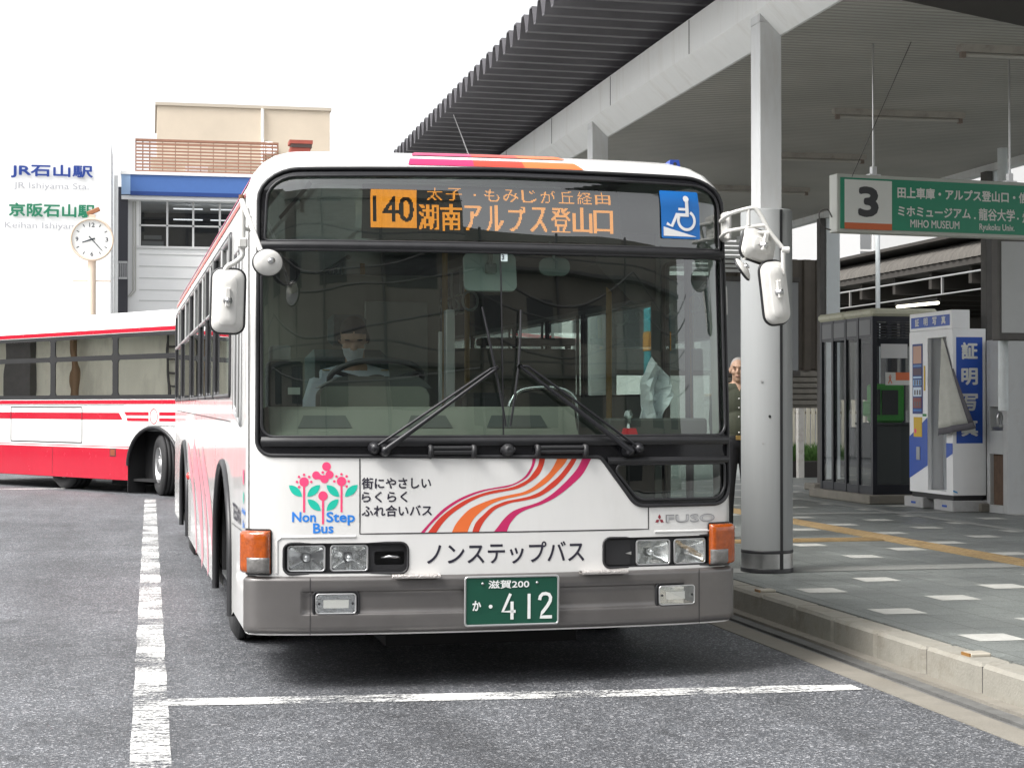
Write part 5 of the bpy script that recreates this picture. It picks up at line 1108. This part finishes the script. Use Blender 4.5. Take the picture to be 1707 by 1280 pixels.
mb=MB(mat('lamp_grey',(.45,.45,.43),.5)); mb.box(-.12,.10,-.30,-.12,3.0,3.12,.02); mb.box(.06,.12,-.25,0,3.05,3.2,.01); mb.build('wall_lamp',sw)
sb_=thing('station_building','white station building with blue fascia, long window row and lit ceiling lamps','building',(-.62,45,0))
mb=MB(bw); mb.box(.0,6.6,0,.25,0,5.42); mb.box(0,.33,0,.25,5.42,6.6); mb.box(.0,6.6,4,4.2,0,7.3); mb.box(-.1,6.6,.1,4.2,6.62,6.70); mb.box(0,6.6,.1,4,5.3,5.42); mb.box(0,.05,.25,4,0,7.2); mb.m(mat('siding_line',(.58,.58,.57),.7))
for z in (4.05,4.32,4.62,4.92,5.22): mb.box(.34,6.6,-.012,0,z,z+.018)
mb.build('wall',sb_)
mb=MB(mat('fascia_blue','#4a70b0',.45,var=.04)); mb.box(.12,6.6,-.35,.1,6.70,7.20); mb.m(mat('fascia_pale','#9fbce0',.5)); mb.box(-.1,.12,-.35,.1,6.70,7.20); mb.m(mat('fascia_dark_blue','#1f3f80',.5)); mb.box(.12,6.6,-.36,.05,6.68,6.78); mb.m(bw); mb.box(-.12,6.6,-.38,4.0,7.20,7.28); mb.box(-.1,6.6,-.3,.2,6.58,6.68); mb.build('fascia',sb_)
win=thing_part=None
mb=MB(glass('station_glass',(.50,.53,.56),.06,1.5)); mb.add([(.33,.12,5.44),(6.6,.12,5.44),(6.6,.12,6.6),(.33,.12,6.6)],[(0,1,2,3)]); wo_=mb.build('window',sb_)
mb=MB(mat('window_white_frame',(.72,.72,.71),.5)); 
for x in (.33,1.01,1.66,2.33,3.0,3.67,4.3): mb.box(x,x+.05,.04,.11,5.42,6.6)
mb.box(.33,6.6,.04,.11,5.95,5.99); mb.box(.28,6.6,-.04,.12,5.38,5.44); mb.build('window_frame',wo_)
mb=MB(mat('room_dark',(.16,.16,.17),.8)); mb.box(.33,6.6,3.0,3.1,5.42,6.6); mb.m(mat('room_lamp',(.9,.9,.9),.5,emit=(1,1,.97),estr=.75))
for x in (1.2,2.15): 
    for z in (6.22,6.50): mb.box(x,x+.75,1.0,1.05,z,z+.03)
mb.m(mat('room_desk',(.45,.45,.44),.6)); mb.box(.4,.95,.6,.9,5.45,5.62); mb.box(.45,.9,.7,.72,5.68,5.78); mb.build('room_fittings',sb_)
mb=MB(mat('pipe_grey_white',(.55,.54,.50),.6)); 
for x in (.19,.25): mb.tube([(x,-.05,6.55),(x,-.05,4.3),(x-.12,-.05,4.15)],.016,6)
mb.build('conduit',sb_)
gapb=thing('side_stair','narrow dark stair gap with white railing between the two white station blocks','stair',(-.9,44.2,0))
mb=MB(mat('stair_dark',(.05,.05,.06),.7)); mb.box(.10,.34,.6,.8,0,6.9); mb.build('dark_window',gapb); mb=MB(bw); mb.tube([(.06,0,0),(.06,0,7.1)],.045,10); mb.build('downpipe',gapb); mb=MB(mat('rail_white',(.7,.7,.7),.5)); mb.box(0,.34,.2,.24,4.95,5.0); mb.box(0,.34,.2,.24,4.55,4.6)
for k in range(7): mb.box(.02+.05*k,.035+.05*k,.2,.22,4.55,5.0)
mb.build('railing',gapb)
lat=thing('roof_screen','brown slatted wooden screen on the flat roof above the blue fascia','screen',(-.4,46.8,7.28))
mb=MB(mat('brown_slat','#86604e',.7,var=.15))
for k in range(13): mb.box(0,3.75,0,.03,.02+.088*k,.02+.088*k+.042 if k not in (0,1,11,12) else .02+.088*k+.06)
for x in (0,.18,.36,3.4,3.57,3.72): mb.box(x,x+.03,.03,.06,0,1.12)
for x in np.arange(.7,3.4,.33): mb.box(x,x+.02,.03,.06,0,1.12)
mb.box(0,3.75,-.01,.04,1.10,1.15); mb.build('slats',lat); mb=MB(mat('roof_box',(.6,.55,.45),.7)); mb.box(.4,3.3,.5,1.4,0,.75); mb.m(bw); mb.box(1.3,1.9,.35,.5,.2,.5); mb.build('roof_plant',lat)
tb=thing('tan_building','tall tan tiled block behind the slatted screen, with a white downpipe','building',(.2,58,0)); mb=MB(tan); mb.box(0,5.65,0,6,0,11.22); mb.m(mat('tan_coping',(.50,.44,.36),.7)); mb.box(-.06,5.7,-.06,6,11.22,11.32); mb.build('wall',tb); mb=MB(bw); mb.tube([(3.42,-.08,0),(3.42,-.08,11.2)],.05,8); mb.lathe([(0,.06),(.2,.05),(.28,0)],16,Matrix.Translation((3.62,-.2,9.9))@Matrix.Rotation(R(60),4,'X')); mb.build('downpipe',tb)
ch=thing('brick_chimney','small red-brown chimney with a flat cap beside the slatted screen','chimney',(3.75,48,7.2)); mb=MB(mat('chimney_red','#8f4438',.7,var=.12)); mb.box(0,.56,0,.5,0,1.30,.01); mb.build('stack',ch); mb=MB(mat('chimney_dark',(.06,.04,.035),.7)); mb.box(.03,.60,-.03,.53,1.30,1.40); mb.box(.0,.14,-.004,.01,.85,1.15); mb.m(mat('chimney_red','#8f4438')).box(-.02,.62,-.05,.55,1.40,1.50); mb.build('cap',ch)
# clock
ck=thing('pole_clock','round white station clock on a tan pole reading about 8:23','clock',(-1.09,34,0))
tanp=mat('tan_pole_paint',(.66,.53,.42),.45,var=.05)
mb=MB(tanp); mb.tube([(0,0,0),(0,0,4.16)],.075,14); mb.tube([(-.35,0,3.77),(.35,0,3.77)],.012,6); mb.tube([(-.3,0,3.05),(.3,0,3.05)],.012,6); mb.build('pole',ck)
M_=Matrix.Translation((0,-.02,4.55))@Matrix.Rotation(R(90),4,'X')
mb=MB(tanp); mb.lathe([(.0,-.10),(.36,-.09),(.405,-.04),(.41,.08),(.40,.10),(.37,.10),(.365,.06)],48,M_); mb.build('case',ck)
mb=MB(mat('dial_white',(.78,.78,.76),.4)); mb.lathe([(.368,.066),(0,.066)],48,M_,smooth=False); dl=mb.build('dial',ck)
mb=MB(mat('dial_ink',(.05,.055,.07),.5)); FD=lambda xs,ys:[(x,-.02-.070,4.55+y) for x,y in zip(xs,ys)]
for h in range(12):
    a=math.pi/2-h*math.pi/6
    if h%3: strip_on(mb,stroke2d([(.27*math.cos(a),.27*math.sin(a)),(.325*math.cos(a),.325*math.sin(a))],.016),FD)
    else:
        tx={0:'12',3:'3',6:'6',9:'9'}[h]; w2_=.05 if h==0 else .026; cx,cy=.275*math.cos(a),.275*math.sin(a); put_text(mb,tx,cx-w2_,cx+w2_,cy-.042,cy+.042,FD,.02)
mb.build('numerals',dl)
mb=MB(mat('hand_ink',(.04,.05,.06),.4)); FH=lambda xs,ys:[(x,-.02-.078,4.55+y) for x,y in zip(xs,ys)]
for ang,ln,wd,tl in ((8.383*30,.19,.034,.06),(23*6,.29,.022,.08)):
    a=math.pi/2-R(ang); strip_on(mb,stroke2d([(-tl*math.cos(a),-tl*math.sin(a)),(ln*math.cos(a),ln*math.sin(a))],[wd,wd*.6]),FH)
mb.build('hands',ck)
mb=MB(tanp); mb.box(-.06,.06,-.05,.05,4.95,5.03); mb.m(mat('camera_box','#a06a4a',.5)); mb.xf=Matrix.Translation((.02,0,5.09))@Matrix.Rotation(R(-25),4,'Y'); mb.box(-.12,.13,-.05,.05,-.04,.04,.01); mb.xf=None; mb.build('top_lamp',ck)

# ============================================================ second bus
bred=mat('bus_red','#b5142f',.25,coat=.5,var=.03); b2w=mat('bus_white_bright',(.82,.82,.81),.25,coat=.5)
b2=thing('bus','white and red bus standing across the yard with its front wheel steered out','bus',(.14,27.52,0),R(-57.7))
L0,L1,WD,ZB,ZT=-7.4,1.9,2.35,.215,2.92
SD=lambda o:(lambda xs,zs:[(x,-o,z) for x,z in zip(xs,zs)])
wl=[(-7.2,-5.36),(-5.2,-3.36),(-3.20,-1.38),(-1.22,.62),(.78,1.72)]
bandh=rrect(-7.3,1.8,1.50,2.55,.06)
ar=[(-.90,ZB)]+[(-.16+.74*math.cos(R(a)),.45+.61*math.sin(R(a))) for a in range(180,-1,-10)]+[(.58,ZB)]
outl=[(L0,ZB)]+ar+[(L1,ZB),(L1,2.62),(L0,2.62)]
mb=MB(b2w); mb.cdt(outl,[bandh],SD(0),.4)
# far side, ends and rounded roof
mb.add([(L0,WD,ZB),(L1,WD,ZB),(L1,WD,2.62),(L0,WD,2.62)],[(3,2,1,0)]); 
sec=[(0,2.62)]+[(.22-.22*math.cos(R(a)),2.62+.22*math.sin(R(a))) for a in range(9,91,9)]+[(WD/2,2.88)]+[(WD-.22+.22*math.cos(R(a)),2.62+.22*math.sin(R(a))) for a in range(90,-1,-9)]
mb.grid([L0,L0+.05,-3,0,L1-.4,L1-.12,L1],range(len(sec)),lambda x,k:(x,sec[int(k)][0],sec[int(k)][1]-(.10 if x==L1 and sec[int(k)][1]>2.7 else 0)),flip=True)
for x,fl in ((L0,1),(L1,0)):
    P=[(x,0,ZB),(x,WD,ZB)]+[(x,y,z) for y,z in sec[::-1]]; mb.add(P,[tuple(range(len(P)))])
mb.box(-3.6,-.4,.5,WD-.5,2.85,2.93,.04)
mb.build('body',b2)
mb=MB(bred); s_=lambda q,o=.004: poly_on(mb,q,SD(o))
rect=lambda x0,x1,z0,z1:[(x0,z0),(x1,z0),(x1,z1),(x0,z1)]
mb.cdt([(L0,ZB),(-.90,ZB),(-.90,.45),(-.862,.60),(-.80,.715),(L0,.715)],[],SD(.004),.5); mb.cdt([(.58,ZB),(L1,ZB),(L1,.715),(.50,.715),(.56,.58),(.58,.45)],[],SD(.004),.5)
s_(rect(L0,L1,2.56,2.625)); s_(rect(L0,L1,1.425,1.49)); s_([(L0,1.175),(-1.06,1.175),(-1.17,1.285),(L0,1.285)])
s_([(-.96,1.245),(-.30,1.245),(-.30,1.30),(-1.02,1.30)]); s_([(-.92,1.155),(-.30,1.155),(-.30,1.205),(-.945,1.205)][::1]); s_([(.0,1.245),(1.3,1.245),(1.3,1.30),(.0,1.30)]); s_([(.0,1.155),(1.2,1.155),(1.25,1.205),(.0,1.205)])
s_(rect(L0,-.86,.735,.748),.003)
for i in range(28):
    pass
strip_on(mb,stroke2d(arc2d(-.155,1.232,.105,0,350,24,.115)+[(-.05,1.232)],.014),SD(.005))
mb.m(gapm)
for q in ([(-4.7,.79),(-2.31,.79),(-2.31,1.375),(-4.7,1.375),(-4.7,.79)],):
    for i in range(4): strip_on(mb,stroke2d(q[i:i+2],.018),SD(.006+.0004*i))
s_(rect(L0,-1.0,1.405,1.412)); s_(rect(-3.27,-3.262,.25,.71),.006); s_(rect(-1.44,-1.26,.585,.715),.006); mb.m(mat('marker_brown','#8a4a34',.3)); s_(rect(-1.42,-1.28,.60,.70),.009)
mb.build('livery',b2)
mb=MB(sash); mb.cdt(bandh,[rrect(a,b,1.57,2.13,.05) for a,b in wl]+[rrect(a,b,2.21,2.49,.05) for a,b in wl],SD(-.004),.5); mb.m(rubber).tube([(x,-.006,z) for x,z in ar[1:-1]],.03,8); mb.build('window_frame',b2)
g2=glass('bus_window_reflective',(.36,.42,.37),.70,1.6,wob=.022)
for a,b in wl:
    mb=MB(g2); mb.cdt(rrect(a,b,1.57,2.13,.05),[],SD(-.012),.4); mb.cdt(rrect(a,b,2.21,2.49,.05),[],SD(-.012),.4); mb.build('side_window',b2)
mb=MB(darkint); mb.box(L0+.1,L1-.1,.5,.55,.5,2.5); mb.box(L0+.1,L1-.1,.02,2.2,1.0,1.05); mb.build('cabin',b2)
mb=MB(under); mb.box(-.92,.60,.32,.34,ZB,1.1); mb.box(-.90,.58,.0,.32,1.07,1.09); mb.box(-.915,-.90,.0,.32,.02,1.0); mb.box(.585,.60,.0,.32,ZB,1.0); mb.box(L0+.2,L1-.2,.1,WD-.1,.20,.24); mb.box(-2.2,-1.4,.5,1.6,.1,.22); mb.build('underbody',b2)
wheel(b2,-.06,.17,R(68),-1,.47,.27)
wheel(b2,-3.12,.30,R(90),-1,.47,.40)
wheel(b2,-.1,2.18,R(68),1,.47,.27); wheel(b2,-3.12,2.05,R(90),1,.47,.40)

# ============================================================ people
def person(name,label,body_fn,mats_fn,loc,rz=0,scale=1.,vox=.010,parent_m=None):
    t_=thing(name,label,'person',loc,rz)
    if parent_m is not None: t_.matrix_world=parent_m
    mb=MB(mat('skin',(.46,.29,.20),.55)); body_fn(mb); o=mb.build('body',t_)
    rm=o.modifiers.new('r','REMESH'); rm.mode='VOXEL'; rm.voxel_size=vox; sm=o.modifiers.new('s','SMOOTH'); sm.factor=.5; sm.iterations=3
    me=bpy.data.meshes.new_from_object(o.evaluated_get(bpy.context.evaluated_depsgraph_get())); o.modifiers.clear(); old=o.data; o.data=me; bpy.data.meshes.remove(old)
    me.materials.clear(); names=[]
    idx=[]
    for p in me.polygons:
        m_=mats_fn(p.center)
        if m_ not in names: names.append(m_)
        idx.append(names.index(m_))
    for m_ in names: me.materials.append(m_)
    me.polygons.foreach_set('material_index',idx); me.polygons.foreach_set('use_smooth',[True]*len(idx)); me.update()
    return t_
def ell(mb,c,r,n=16):
    prof=[(math.sin(math.pi*i/n),-math.cos(math.pi*i/n)) for i in range(n+1)]
    mb.lathe([(max(a,1e-4),b) for a,b in prof],20,Matrix.Translation(c)@Matrix.Diagonal((*r,1)))
def limb(mb,pts,rs): mb.tube(pts,rs,14)
def head(mb,M_):
    o=mb.xf; mb.xf=M_ if o is None else o@M_
    ell(mb,(0,.012,.03),(.074,.092,.095)); ell(mb,(0,-.018,-.045),(.056,.066,.070)); ell(mb,(0,-.050,-.085),(.030,.030,.026))
    ell(mb,(0,-.088,-.018),(.014,.022,.016)); limb(mb,[(0,-.078,.018),(0,-.098,-.014)],[.008,.013]); ell(mb,(0,-.074,.035),(.052,.018,.012))
    ell(mb,(-.038,-.062,-.022),(.024,.022,.02)); ell(mb,(.038,-.062,-.022),(.024,.022,.02)); ell(mb,(0,-.078,-.055),(.024,.012,.009))
    for s in (-1,1): ell(mb,(s*.077,.012,.0),(.010,.020,.032))
    mb.xf=o
def hand(mb,wrist,d,side,curl=.5):
    w_=Vector(wrist); d=Vector(d).normalized(); u=Vector((side,0,0)); u=(u-d*u.dot(d)).normalized(); nrm=d.cross(u)
    ell_c=w_+d*.045; limb(mb,[w_,w_+d*.03,w_+d*.085],[.024,.032,.030])
    for k,(o,l) in enumerate(((-.028,.068),(-.010,.078),(.010,.072),(.027,.055))):
        p=w_+d*.085+u*o; limb(mb,[p-d*.02,p+d*l*.5+nrm*.006*curl,p+d*l*(1-.2*curl)+nrm*.03*curl],[.010,.009,.0075])
    p=w_+d*.03-u*.028; limb(mb,[p,p+d*.03-u*.022,p+d*.06-u*.026],[.012,.011,.009])
skin=mat('skin',(.46,.29,.20),.55)
olive=mat('olive_shirt',(.050,.055,.036),.85,var=.12,vscale=20); blackt=mat('black_trousers',(.013,.013,.016),.85); jack=mat('dark_jacket',(.025,.028,.028),.85); shoe=mat('black_shoe',(.015,.014,.014),.4); ghair=mat('short_grey_hair',(.33,.31,.29),.9,var=.3,vscale=60); belt=mat('belt_black',(.01,.01,.01),.4)
HM=Matrix.Translation((0,-.012,1.565))@Matrix.Rotation(R(-14),4,'Z')
def man(mb):
    head(mb,HM); limb(mb,[(0,.01,1.36),(0,.004,1.44),(0,-.004,1.52)],[.066,.055,.055])
    ell(mb,(0,.01,1.25),(.175,.112,.19)); ell(mb,(0,.0,1.06),(.155,.118,.20)); ell(mb,(0,.01,.92),(.160,.115,.13)); limb(mb,[(-.17,.012,1.355),(0,.012,1.40),(.17,.012,1.355)],[.062,.075,.062])
    for s in (-1,1):
        limb(mb,[(s*.175,.012,1.35),(s*.215,.03,1.20),(s*.225,.035,1.08),(s*.225,.0,.95),(s*.222,-.03,.86)],[.062,.053,.047,.040,.030]); hand(mb,(s*.222,-.03,.86),(0,-.12,-1),s)
        limb(mb,[(s*.085,.005,.90),(s*.09,.0,.70),(s*.095,-.005,.48),(s*.10,.015,.28),(s*.10,.02,.07)],[.098,.086,.066,.060,.055]); limb(mb,[(s*.10,.045,.045),(s*.105,-.05,.045),(s*.11,-.15,.032)],[.045,.045,.030])
def man_m(c):
    if c.z<.075: return shoe
    if c.z<.915 and abs(c.x)<.195 : return blackt
    if c.z<.88: return skin
    if c.z<.955 and abs(c.x)<.18: return belt
    if c.z<1.445:
        if c.z>1.375 and abs(c.x)<.030*(1-(1.445-c.z)/.07)+.003 and c.y<0: return skin
        return jack if (c.x>.075+.02*math.sin(c.z*4) or (c.x<-.13)) else olive
    q=HM.inverted()@c
    if q.z>.045 and q.y>-.045+(.09-q.z)*.5 : return ghair
    if q.y>.025 and q.z>-.04: return ghair
    return skin
pm=person('person','grey-haired man in dark olive shirt and black trousers standing behind the bus','' or man,man_m,(5.40,15.55,.165),R(-8),vox=.0085)
mb=MB(mat('button_white',(.62,.62,.58),.4))
for z in (1.30,1.215,1.13,1.05,.985): mb.lathe([(.008,0),(.007,.004),(0,.005)],10,Matrix.Translation((-.012,-.112+.012*abs(z-1.2),z))@Matrix.Rotation(R(90),4,'X'))
mb.m(mat('brass_buckle',(.50,.33,.12),.35,.8)); mb.box(-.045,.02,-.128,-.112,.915,.957,.004); mb.build('shirt_buttons',pm)
mb=MB(mat('eye_dark',(.02,.016,.014),.25))
for s in (-1,1): mb.xf=HM; ell(mb,(s*.030,-.079,.008),(.010,.006,.0045),8)
mb.m(mat('brow_grey',(.20,.15,.12),.9))
for s in (-1,1): ell(mb,(s*.032,-.084,.034),(.018,.006,.0045),8)
mb.m(mat('lip',(.26,.12,.10),.6)); ell(mb,(0,-.088,-.056),(.022,.006,.0045),8); mb.xf=None; mb.build('face_features',pm)
# driver, seated at the wheel, looking down
lblue=mat('light_blue_shirt',(.66,.73,.80),.8,var=.05); dhair=mat('black_hair',(.012,.011,.011),.7); mask_m=mat('white_face_mask',(.60,.64,.66),.8)
HD=Matrix.Translation((-.02,-.075,.705))@Matrix.Rotation(R(-6),4,'Z')@Matrix.Rotation(R(24),4,'X')@Matrix.Scale(1.06,4)
def drv(mb):
    head(mb,HD); limb(mb,[(0,.02,.50),(0,-.01,.58),(-.01,-.045,.66)],[.065,.055,.055])
    ell(mb,(0,.03,.36),(.195,.125,.20)); ell(mb,(0,.03,.16),(.175,.13,.20)); limb(mb,[(-.185,.03,.475),(0,.03,.515),(.185,.03,.475)],[.066,.075,.066])
    for s in (-1,1):
        limb(mb,[(s*.19,.03,.47),(s*.25,-.02,.33),(s*.26,-.10,.20),(s*.24,-.25,.24),(s*.20,-.36,.30)],[.066,.056,.048,.040,.030]); hand(mb,(s*.20,-.36,.30),(0,-.6,.35),s,.9)
        limb(mb,[(s*.09,.0,.06),(s*.12,-.25,.07),(s*.13,-.42,.05),(s*.13,-.46,-.2),(s*.13,-.44,-.44)],[.095,.085,.068,.058,.05]); limb(mb,[(s*.13,-.40,-.47),(s*.135,-.58,-.48)],[.045,.032])
def drv_m(c):
    q=HD.inverted()@c
    if q.length<.16 and q.z>-.125 and q.y<.09:
        if q.z>.070-.35*abs(q.x)+.35*max(0,-.06-q.y)*0 or (q.y>-.005 and q.z>-.05) or (abs(q.x)>.066 and q.z>.0 and q.y>-.04): return dhair
        if q.z<-.018 and q.y<-.02 and abs(q.x)<.066: return mask_m
        return skin
    if c.z>.535 and abs(c.x)<.07: return skin
    if c.z<.06 or (c.y<-.1 and c.z<.14): return blackt
    if c.y<-.28: return skin
    return lblue
dv=person('person','bus driver in light blue shirt and white face mask looking down behind the wheel',drv,drv_m,(0,0,0),vox=.010,parent_m=BW@Matrix.Translation((-.535,1.42,1.06)))
mb=MB(mat('epaulette_mark',(.55,.42,.2),.6))
for s in (-1,1):
    for k in range(2): mb.box(s*.165-.02+.0*k,s*.165+.02,-.02+.04*k,-.005+.04*k,.535,.541)
mb.build('epaulette',dv)
mb=MB(dhair); mb.xf=HD
for s in (-1,1): ell(mb,(s*.030,-.083,.032),(.018,.006,.0045),8)
mb.build('eyebrow',dv)
# ============================================================ street behind the camera, seen only in the glass
fac=mat('facing_facade',(.27,.255,.22),.8,var=.2,vscale=.5); fdark=mat('facing_window',(.03,.033,.036),.15)
def block(name,lb,x0,x1,y,h,nx,nz,rz=0,loc=None):
    t_=thing(name,lb,'building',loc or (0,y,0),rz)
    mb=MB(fac); mb.box(x0,x1,-8,0,0,h); mb.build('wall',t_); mb=MB(fdark)
    for i in range(nx):
        for k in range(nz):
            x=x0+(x1-x0)*(i+.25)/nx; z=1.2+(h-1.5)*k/nz; mb.box(x,x+(x1-x0)/nx*.5,-.05,.02,z,z+1.3)
    mb.build('window',t_)
    mb=MB(mat('facade_trim',(.10,.10,.10),.6)); mb.box(x0,x1,.0,1.3,3.3,3.5)
    for z in np.arange(6.2,h,3.3): mb.box(x0,x1,0,.5,z,z+.12); mb.box(x0,x1,.46,.5,z+.5,z+.55)
    for x in np.arange(x0+1.3,x1,4.7): mb.tube([(x,.2,0),(x,.2,h)],.09,6)
    for k,(z,sg_) in enumerate(((7.4,.9),(8.3,.7),(9.0,1.1),(5.6,.6))): mb.tube([(x0+(x1-x0)*i/24,2.5+.5*k,z-sg_*math.sin(math.pi*(i%12)/12)) for i in range(25)],.035,5)
    mb.build('trim',t_); return t_
block('shop_building','beige shop block across the street mirrored faintly in the bus windscreen',-32,6.5,-19,16,7,4)
block('shop_building','low beige shop block mirrored in the right half of the bus windscreen',6.5,26,-21,11.0,6,3)
cw=thing('concrete_wall_building','tall weathered concrete building mirrored in the windows of the red and white bus','building',(-24,40,0))
mb=MB(mat('stained_concrete',(.80,.78,.64),.85,var=.2,vscale=.5,dirt=.5,dirtcol=(.15,.13,.10),dscale=.7,stretch=(1,1,.3))); mb.box(-6,0,-22,30,0,7.5); mb.build('wall',cw)
mb=MB(darkst)
for y in (-12,-5,3,9): mb.box(0,.35,y,y+.9,0,7.4)
for y in (-2,-1.5): mb.tube([(.15,y,0),(.15,y,7)],.05,6)
for k in range(18): mb.tube([(.15,-2,.4*k),(.15,-1.5,.4*k)],.03,6)
mb.m(mat('teal_awning',(.20,.36,.36),.5)); mb.box(0,1.2,-22,30,3.6,3.75); mb.m(mat('brown_pipe',(.20,.12,.06),.6)); mb.tube([(.4,1.5,0),(.4,1.5,7)],.13,8); mb.tube([(.4,-9,0),(.4,-9,7)],.12,8); mb.tube([(.6,6.4,0),(.6,6.4,7)],.10,8); mb.m(darkst)
for z,sg_ in ((4.6,.25),(5.3,.4),(5.6,.2)): mb.tube([(2.0,y,z-sg_*math.sin(math.pi*((y+22)%9)/9)) for y in np.arange(-22,30,.9)],.025,5)
for y in (-16,-3.5,4.2,12): mb.tube([(.9,y,0),(.9,y,6.8)],.06,6)
mb.box(0,.5,10,12.5,2.6,3.0); mb.m(mat('grey_shutter',(.30,.31,.30),.6)); mb.box(0,.08,-11,-8.5,0,3.4); mb.box(0,.08,18,21,0,3.4); mb.m(fdark); mb.box(0,.1,5,6.4,4.4,5.8); mb.box(0,.1,-7,-6,2.4,3.3); mb.box(0,.1,14,16,1.4,3.3); mb.build('ladder',cw)
